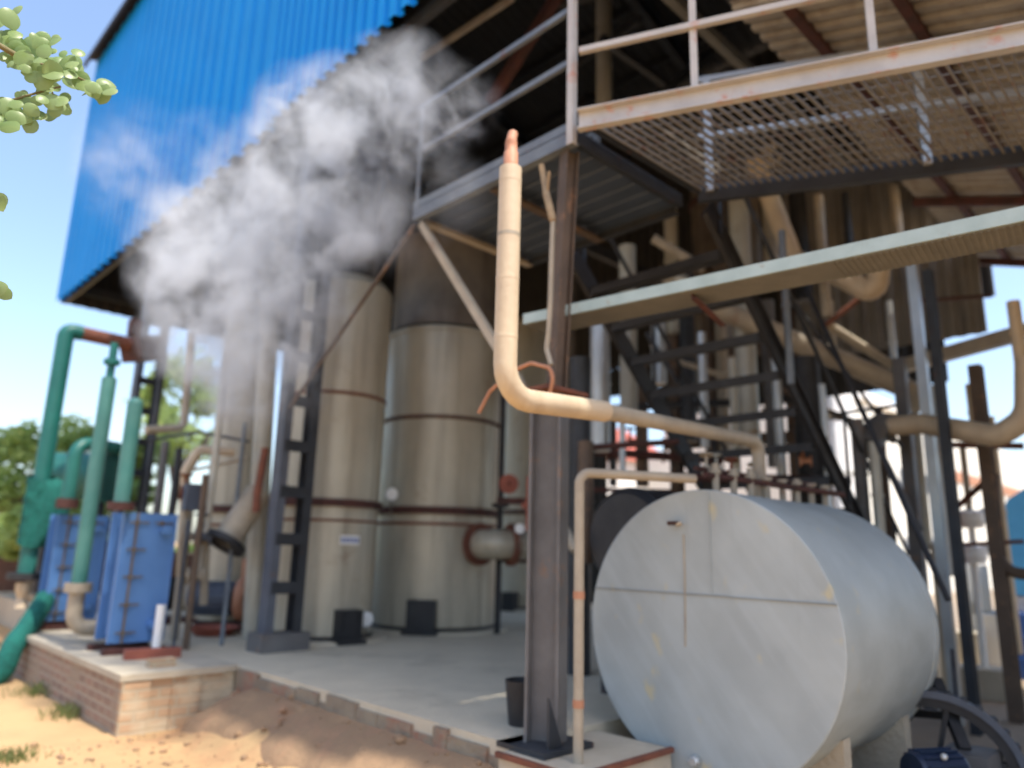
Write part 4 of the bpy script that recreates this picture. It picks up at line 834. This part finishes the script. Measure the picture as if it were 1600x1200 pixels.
t, A, un, n, L, zt_ = bldg('white_building', 'bright white building with dark windows far behind the right posts', 1350, 1480, 640, (35, 45), 10, 'cream'); windows(t, A, un, n, L, 3, 2, 2.2, 3.2, .7, .9); part('parapet', MB().beam(A-n*.1+V(0,0,zt_), A+un*L-n*.1+V(0,0,zt_), .2, .4), M['white'], t)
q = at(1318, 870, d=34); r = .048*34/2; zt_ = at(1318, 592, d=34).z
t = thing('white_silo', 'white cylindrical silo far behind the stair, right of the black stringer', 'silo', (q.x, q.y, 0)); part('shell', MB().lathe((q.x,q.y,0), [(r,0),(r,zt_),(0,zt_+.7)], Z, 40), M['white'], t)
for f in (.3,.55,.8): part('band', MB().lathe((q.x,q.y,zt_*f), [(r,-.06),(r+.03,-.06),(r+.03,.06),(r,.06)], Z, 40), M['pale'], t)
part('pipe', MB().tube([(q.x-1.0,q.y-.3,0),(q.x-1.0,q.y-.3,zt_)], .08, 8), M['grey_steel'], t)
t, A, un, n, L, zt_ = bldg('red_roofed_house', 'salmon red roofed house far behind the main column gap', 918, 1078, 722, (37, 45), 9, 'white'); z2 = at(1000, 660, d=41).z
g = MB(); g.add([A-n*.4+V(0,0,zt_-.1), A+un*L-n*.4+V(0,0,zt_-.1), A+un*L+n*4.5+V(0,0,z2+.6), A+n*4.5+V(0,0,z2+.6), A+n*9+V(0,0,zt_-.1), A+un*L+n*9+V(0,0,zt_-.1)], [(0,1,2,3),(3,2,5,4),(0,3,4),(1,5,2)]); part('roof', g, M['roofred'], t); windows(t, A, un, n, L, 3, 1, 2.0, 3, 1.0, 1.2)
t, A, un, n, L, zt_ = bldg('cream_house', 'low cream house far behind, right of the steam pipe end', 1188, 1275, 702, (37, 42.6), 8, 'cream'); windows(t, A, un, n, L, 2, 1, 2.2, 3, .9, 1.1); part('roof_edge', MB().beam(A-n*.3+V(0,0,zt_), A+un*L-n*.3+V(0,0,zt_), .6, .5), M['peach'], t)
t, A, un, n, L, zt_ = bldg('red_banded_building', 'long pale building with a brick red band at the right edge', 1482, 1680, 712, (46, 80), 10, 'cream'); q = at(1500, 742, d=48).z; part('red_band', MB().beam(A-n*.06+V(0,0,q), A+un*L-n*.06+V(0,0,q), .1, .6), M['peach'], t); windows(t, A, un, n, L, 5, 1, 1.8, 3, 1.3, 1.3)
# white water tank/cabinet, blue tarp truck, drums, blocks
q = at(1514, 870, d=14); zt_ = at(1514, 882, d=14).z
CB = thing('white_cabinet', 'tall white cabinet behind the concrete blocks at right', 'cabinet', (q.x, q.y, 0)); wq = 38/F*14
un = V(q.y, -q.x, 0).normalized(); part('body', MB().beam(V(q.x,q.y,.25), V(q.x,q.y,zt_), wq, .5, V(q.x,q.y,0).normalized()), M['white'], CB); part('feet', MB().beam(V(q.x,q.y,0), V(q.x,q.y,.25), wq*.9, .4, V(q.x,q.y,0).normalized()), M['col_steel'], CB); part('handle', MB().tube([V(q.x,q.y,.8)-V(q.x,q.y,0).normalized()*.28, V(q.x,q.y,1.0)-V(q.x,q.y,0).normalized()*.28], .02, 8), M['black'], CB)
for px, py, lb in ((1515, 812, 'white insulator-like jar on the rusty stem above the cabinet'), (1518, 868, 'small white twin cap just above the white cabinet')):
    q = at(px, py, d=11); single('porcelain_jar', MB().lathe(q, [(0,-.1),(.14,-.1),(.17,-.02),(.17,.08),(.08,.12),(0,.12)], Z, 20).tube([q+V(0,0,-.1), V(q.x,q.y,-.02)], .03, 8).sphere(q+V(.18,-.12,.08), .07), M['white'], lb, 'jar')
q = at(1598, 870, d=13); zt_ = at(1598, 758, d=13).z; dr = V(q.x,q.y,0).normalized(); un = dr.cross(Z)
TRK = thing('tarp_covered_truck', 'truck body under a bright blue tarpaulin at the right edge', 'truck', (q.x, q.y, 0))
g = MB(); a0 = V(q.x,q.y,0) - un*.42
for i in range(9): pass
pr = [(-.35,.0),(2.2,.0),(2.2,1.5),(1.6,1.75),(.4,1.7),(-.1,1.35),(-.35,.8)]
def prism(mb, org, u, n, pts, dep, zb): 
    m_ = len(pts); mb.add([org + u*x + V(0,0,zb+z) for x, z in pts] + [org + u*x + n*dep + V(0,0,zb+z) for x, z in pts], [tuple(range(m_)), tuple(reversed(range(m_, 2*m_)))] + [(i, (i+1) % m_, m_+(i+1) % m_, m_+i) for i in range(m_)]); return mb
part('tarpaulin', prism(MB(), V(q.x,q.y,0), un, dr, pr, 3.0, 1.15), M['tarp'], TRK)
part('chassis', prism(MB(), V(q.x,q.y,0)+dr*.05, un, dr, [(-.33,0),(2.1,0),(2.1,.2),(-.33,.2)], 2.9, .93), M['white'], TRK)
for x in (.2, 1.6): part('wheel', MB().lathe(V(q.x,q.y,.45)+un*x, [(0,0),(.2,0),(.22,.04),(.45,.0),(.45,.25),(0,.25)], dr, 28), M['black'], TRK)
part('tail_lamp', MB().sphere(V(q.x,q.y,1.02)-un*.3-dr*.02, .07), M['red'], TRK)
q = at(1608, 1062, z=.0); single('blue_drum', MB().lathe((q.x,q.y,0), [(.29,0),(.3,.02),(.3,.3),(.31,.31),(.3,.32),(.3,.6),(.31,.61),(.3,.62),(.3,.9),(.28,.92),(.28,.89),(0,.89)], Z, 32), M['drum'], 'blue plastic drum standing at the right edge', 'drum')
def blockat(px, py, wpx, h, dep, lb):
    q = at(px, py, z=0); D = math.hypot(q.x,q.y); dr = V(q.x,q.y,0).normalized(); c = V(q.x,q.y,0)+dr*dep/2; return single('concrete_block', MB().beam(c+V(0,0,-.02), c+V(0,0,h), wpx/F*D, dep, dr), M['block'], lb, 'block')
blockat(1545, 1098, 62, .36, .5, 'low concrete block nearest the camera in the yard at right')
blockat(1512, 1062, 44, .62, .5, 'squarish concrete block between the low block and the white cabinet')
q = at(1565, 1010, z=.4); q.z = .4; single('white_jerrycan', MB().box(q.x-.3,q.x+.3,q.y-.25,q.y+.25,0,.85).lathe((q.x,q.y,.85), [(.08,0),(.08,.06),(0,.06)], Z, 12), M['white'], 'square white plastic tank beside the blue drum', 'tank')
q = at(1475, 1000, d=10); single('pale_post', MB().tube([(q.x,q.y,0),(q.x,q.y,zat(1462,850,q))], .05, 12), M['lag'], 'cream stub pipe behind the far end of the grey tank', 'pipe')
# ladder-like brown curved guard by the truck
single('curved_guard', MB().tube(dots([(1552,740,9.6),(1555,860,9.6),(1575,895,9.5),(1640,900,9.4)]), .06, 12, .3), M['brown_steel'], 'brown curved pipe guard in front of the blue tarpaulin', 'guard')
# ------------------------------------------------------------------ background left: wall and trees
a = at(-20, 960, z=0); c = at(112, 955, z=0)
zt_ = 1.35; q = at(-60, 880, d=19); q2 = at(260, 880, d=21)
single('boundary_wall', MB().beam(V(q.x-4,q.y-1,.6), V(q2.x+6,q2.y+2,.6), .23, 1.5), M['brickfar'], 'long low dark red brick boundary wall behind the trees at left', 'wall')
def tree(label, px, py, d, h, rad, n, m, seed, squash=.8, group='trees beyond the boundary wall', lsz=.19):
    rn = random.Random(seed); b_ = at(px, 880, d=d); base = V(b_.x, b_.y, -.1); t = thing('broadleaf_tree', label, 'tree', base, group)
    topz = at(px, py, d=d).z; cz_ = topz - rad*squash; g = MB(); tops = [base + V(0,0,cz_*.6)]
    g.tube([base, base+V(rn.uniform(-.2,.2),rn.uniform(-.2,.2),cz_*.35), base+V(0,0,cz_*.6)], .16, 10, r1=.1); cl = []
    for i in range(14):
        an = rn.uniform(0, 6.28); el = rn.uniform(-.5, 1.3); rr = rad*rn.uniform(.45, 1.0); e = base + V(0,0,cz_) + V(math.cos(an)*math.cos(el)*rr, math.sin(an)*math.cos(el)*rr, math.sin(el)*rr*squash)
        g.tube([base+V(0,0,cz_*.55), (base+V(0,0,cz_*.8)).lerp(e,.5)+V(0,0,.1), e], .05, 6, r1=.012); cl.append((e, rad*rn.uniform(.2,.42)))
    part('trunk', g, M['bark'], t)
    g = MB()
    for i in range(n):
        c, r = cl[i % len(cl)]; dd = V(rn.gauss(0,1), rn.gauss(0,1), rn.gauss(0,1)).normalized(); p = c + dd*r*rn.random()**.4
        u = V(rn.uniform(-1,1), rn.uniform(-1,1), rn.uniform(-.5,.5)).normalized(); v = u.cross(V(rn.uniform(-1,1),rn.uniform(-1,1),rn.uniform(-1,1))).normalized(); s_ = lsz*rn.uniform(.5,1)
        g.add([p-u*s_, p+v*s_*.4, p+u*s_, p-v*s_*.4], [(0,1,2,3)])
    part('crown', g, M[m], t)
tree('green tree showing between the tallest and the faded green pipes', 125, 612, 21, 5, 1.5, 2000, 'treeleaf2', 1, 1.2)
tree('bushy tree low at the left picture edge', 12, 672, 20, 4, 1.3, 1500, 'treeleaf2', 2, .9)
tree('dark tree behind the beige pipe under the eave', 262, 560, 26, 6, 2.0, 3000, 'treeleaf2', 3, 1.1)
tree('low leafy bush tree behind the green receiver vessel', 165, 745, 19, 3, 1.2, 1100, 'treeleaf2', 4, .7)
tree('spreading bush at the foot of the tallest green pipe', 55, 775, 17, 3, 1.0, 900, 'treeleaf2', 5, .8)
# far tree line in the plain leaf colour
g = MB(); rn = random.Random(9)
for i in range(2000):
    an = R(rn.uniform(18, 100)); D = rn.uniform(75, 95); h = rn.random()**.7*(2.6+1.3*math.sin(an*9)+1.0*math.sin(an*23+1)); p = V(D*math.cos(an), D*math.sin(an), h)
    u = V(rn.uniform(-1,1), rn.uniform(-1,1), rn.uniform(-.6,.6)).normalized(); v = u.cross(V(rn.uniform(-1,1),rn.uniform(-1,1),rn.uniform(-1,1))).normalized(); g.add([p-u*1.2, p+v*.6, p+u*1.2, p-v*.6], [(0,1,2,3)])
struct('far_treeline', g, M['treeleaf'], 'stuff')
# grass tufts
g = MB()
for px, py, n, h, sp, seed in ((120,1112,200,.14,.12,1),(75,1080,200,.16,.14,2),(15,1180,260,.06,.1,3),(480,1152,80,.06,.05,4),(230,1115,90,.05,.08,5)):
    rn = random.Random(seed); c = at(px, py, z=0)
    for i in range(n):
        x = c.x+rn.gauss(0,sp); y = c.y+rn.gauss(0,sp); z = gz(x,y); an = rn.uniform(0,6.28); u = V(math.cos(an), math.sin(an), 0); hh = h*rn.uniform(.4,1); le = V(rn.uniform(-.5,.5), rn.uniform(-.5,.5), 1)*hh
        g.add([V(x,y,z)-u*.006, V(x,y,z)+u*.006, V(x,y,z)+le*.6+u*.004, V(x,y,z)+le+V(le.x,le.y,-.1*hh)*.4, V(x,y,z)+le*.6-u*.004], [(0,1,2,3,4)])
struct('grass', g, M['grass'], 'stuff')
# ------------------------------------------------------------------ near tree branch, upper left
rn = random.Random(21)
trk = V(-1.9, 4.4, 0)
BR = thing('roadside_tree', 'near tree reaching in at upper left with round pale green leaves', 'tree', trk)
def A(px, py, d=3.1): return at(px, py, d=d)
m0 = V(-1.4, 4.0, 3.3)
g = MB().tube([trk-V(0,0,.1), trk+V(.05,-.05,1.2), trk+V(.1,-.1,2.6), trk+V(.1,0,3.6)], .13, 12, .3, r1=.08); part('trunk', g, M['bark'], BR)
g = MB().tube([trk+V(.08,-.06,2.0), m0, A(-120,60), A(-20,60), A(40,95), A(100,110), A(150,135)], .02, 8, .1, r1=.004)
g.tube([m0, A(-140,190), A(-10,165), A(40,150), A(95,135)], .012, 8, .1, r1=.004); g.tube([A(60,100), A(80,140), A(90,165)], .005, 6, r1=.003)
g.tube([A(-140,190), A(-60,320), A(-6,316)], .006, 6, r1=.003); g.tube([A(-60,320), A(-40,440), A(-6,456)], .006, 6, r1=.003)
part('branch', g, M['twig'], BR)
g = MB()
def leaf(c, r, nrm, tip):
    c = Vector(c); nrm = nrm.normalized(); tip = (tip - nrm*tip.dot(nrm)).normalized(); sd_ = nrm.cross(tip); vs = [c - tip*r*.15 + nrm*r*.04]
    for k in range(14):
        an = 2*math.pi*k/14; rr = r*(1 + (.12 if k == 0 else 0)); vs.append(c + tip*rr*math.cos(an) + sd_*rr*.92*math.sin(an) - nrm*r*.3)
    g.add(vs, [(0, 1+k, 1+(k+1) % 14) for k in range(14)], True)
cls = [(10,62,26,9),(-5,30,22,5),(28,75,20,5),(22,28,8,1),(70,85,26,10),(62,70,20,6),(100,105,28,10),(112,92,16,5),(55,118,20,6),(75,150,24,9),(92,160,16,5),(140,135,22,8),(158,142,14,5),(15,180,28,10),(35,160,20,6),(-10,170,24,6),(72,178,10,3),(0,185,18,4),(20,95,10,2),(-2,316,7,2),(0,456,9,3)]
for px, py, sp, n in cls:
    for i in range(n):
        q = A(px + rn.gauss(0,sp*.55), py + rn.gauss(0,sp*.45), 3.1+rn.uniform(-.12,.12)); leaf(q, rn.uniform(.018,.044), V(rn.uniform(-1,.4)-.2, rn.uniform(-1,.3)-.7, rn.uniform(-.6,1.0)), V(rn.uniform(-1,1), rn.uniform(-1,1), rn.uniform(-1.4,.2)))
for i in range(500):      # the rest of the crown, outside the frame
    q = V(-1.9,4.2,3.6) + V(rn.gauss(0,.5), rn.gauss(0,.5), rn.gauss(0,.4)); leaf(q, rn.uniform(.03,.05), V(rn.uniform(-1,1), rn.uniform(-1,1), 1), V(rn.uniform(-1,1), rn.uniform(-1,1), -.6))
part('leaves', g, M['leaf'], BR)
# ------------------------------------------------------------------ steam
XS = 3.0
def B(px, py, rpx, x=XS): q = at(px, py, x=x); return (q, rpx/F*(q-EYE).length, )
blobs = [B(*b_) for b_ in ((715,160,62),(650,120,60),(600,165,90),(540,215,105),(480,290,120),(420,360,125),(350,400,120),(305,430,85),(430,450,115),(400,530,85),(545,340,85),(470,170,60),(370,490,110),(340,590,65),(290,350,55),(660,220,60),(380,590,75),(320,520,85),(450,530,70),(262,435,45))]
thin = [B(*b_) for b_ in ((230,270,90),(185,250,55),(330,240,60),(430,180,45),(620,340,80),(440,610,70),(340,640,80),(700,300,70))]
ms = bpy.data.materials.new('steam'); ms.use_nodes = True; t = ms.node_tree; N = t.nodes; L = t.links; N.clear()
out = N.new('ShaderNodeOutputMaterial'); pv = N.new('ShaderNodeVolumePrincipled'); tc = N.new('ShaderNodeTexCoord')
no = N.new('ShaderNodeTexNoise'); no.inputs['Scale'].default_value = 2.5; no.inputs['Detail'].default_value = 6; no.inputs['Roughness'].default_value = .66; no.inputs['Distortion'].default_value = .35; L.new(tc.outputs['Object'], no.inputs[0])
def acc(lst):
    prev = None
    for c, r in lst:
        d_ = N.new('ShaderNodeVectorMath'); d_.operation = 'DISTANCE'; L.new(tc.outputs['Object'], d_.inputs[0]); d_.inputs[1].default_value = c
        mr = N.new('ShaderNodeMapRange'); mr.inputs[1].default_value = r*1.15; mr.inputs[2].default_value = 0; L.new(d_.outputs['Value'], mr.inputs[0])
        if prev is None: prev = mr.outputs[0]
        else: mx = N.new('ShaderNodeMath'); mx.operation = 'MAXIMUM'; L.new(prev, mx.inputs[0]); L.new(mr.outputs[0], mx.inputs[1]); prev = mx.outputs[0]
    return prev
def mth(op, a, c, cl=False):
    m_ = N.new('ShaderNodeMath'); m_.operation = op; m_.use_clamp = cl
    for i, q in ((0,a),(1,c)):
        if isinstance(q, (int, float)): m_.inputs[i].default_value = q
        else: L.new(q, m_.inputs[i])
    return m_.outputs[0]
nn = mth('MULTIPLY', mth('SUBTRACT', no.outputs[0], .53), 6.5)
d1 = mth('MULTIPLY', mth('MULTIPLY', acc(blobs), 1.25), mth('ADD', nn, .42, True), True)
d2 = mth('MULTIPLY', acc(thin), mth('ADD', nn, .5, True), True)
den = mth('ADD', mth('MULTIPLY', d1, 4.6), mth('MULTIPLY', d2, .8)); L.new(den, pv.inputs['Density']); pv.inputs['Color'].default_value = (.84,.88,.93,1); pv.inputs['Anisotropy'].default_value = .2
L.new(pv.outputs[0], out.inputs['Volume'])
al = blobs + thin; lo = V(*[min(c[i]-r for c, r in al) for i in range(3)]); hi = V(*[max(c[i]+r for c, r in al) for i in range(3)])
lo.x = max(lo.x, 1.6); hi.x = min(hi.x, 4.4)
g = MB().box(lo.x, hi.x, lo.y, hi.y, lo.z, hi.z); o = g.make('steam', ms, V(0,0,0)); o['kind'] = 'stuff'
ms.cycles.volume_sampling = 'MULTIPLE_IMPORTANCE'
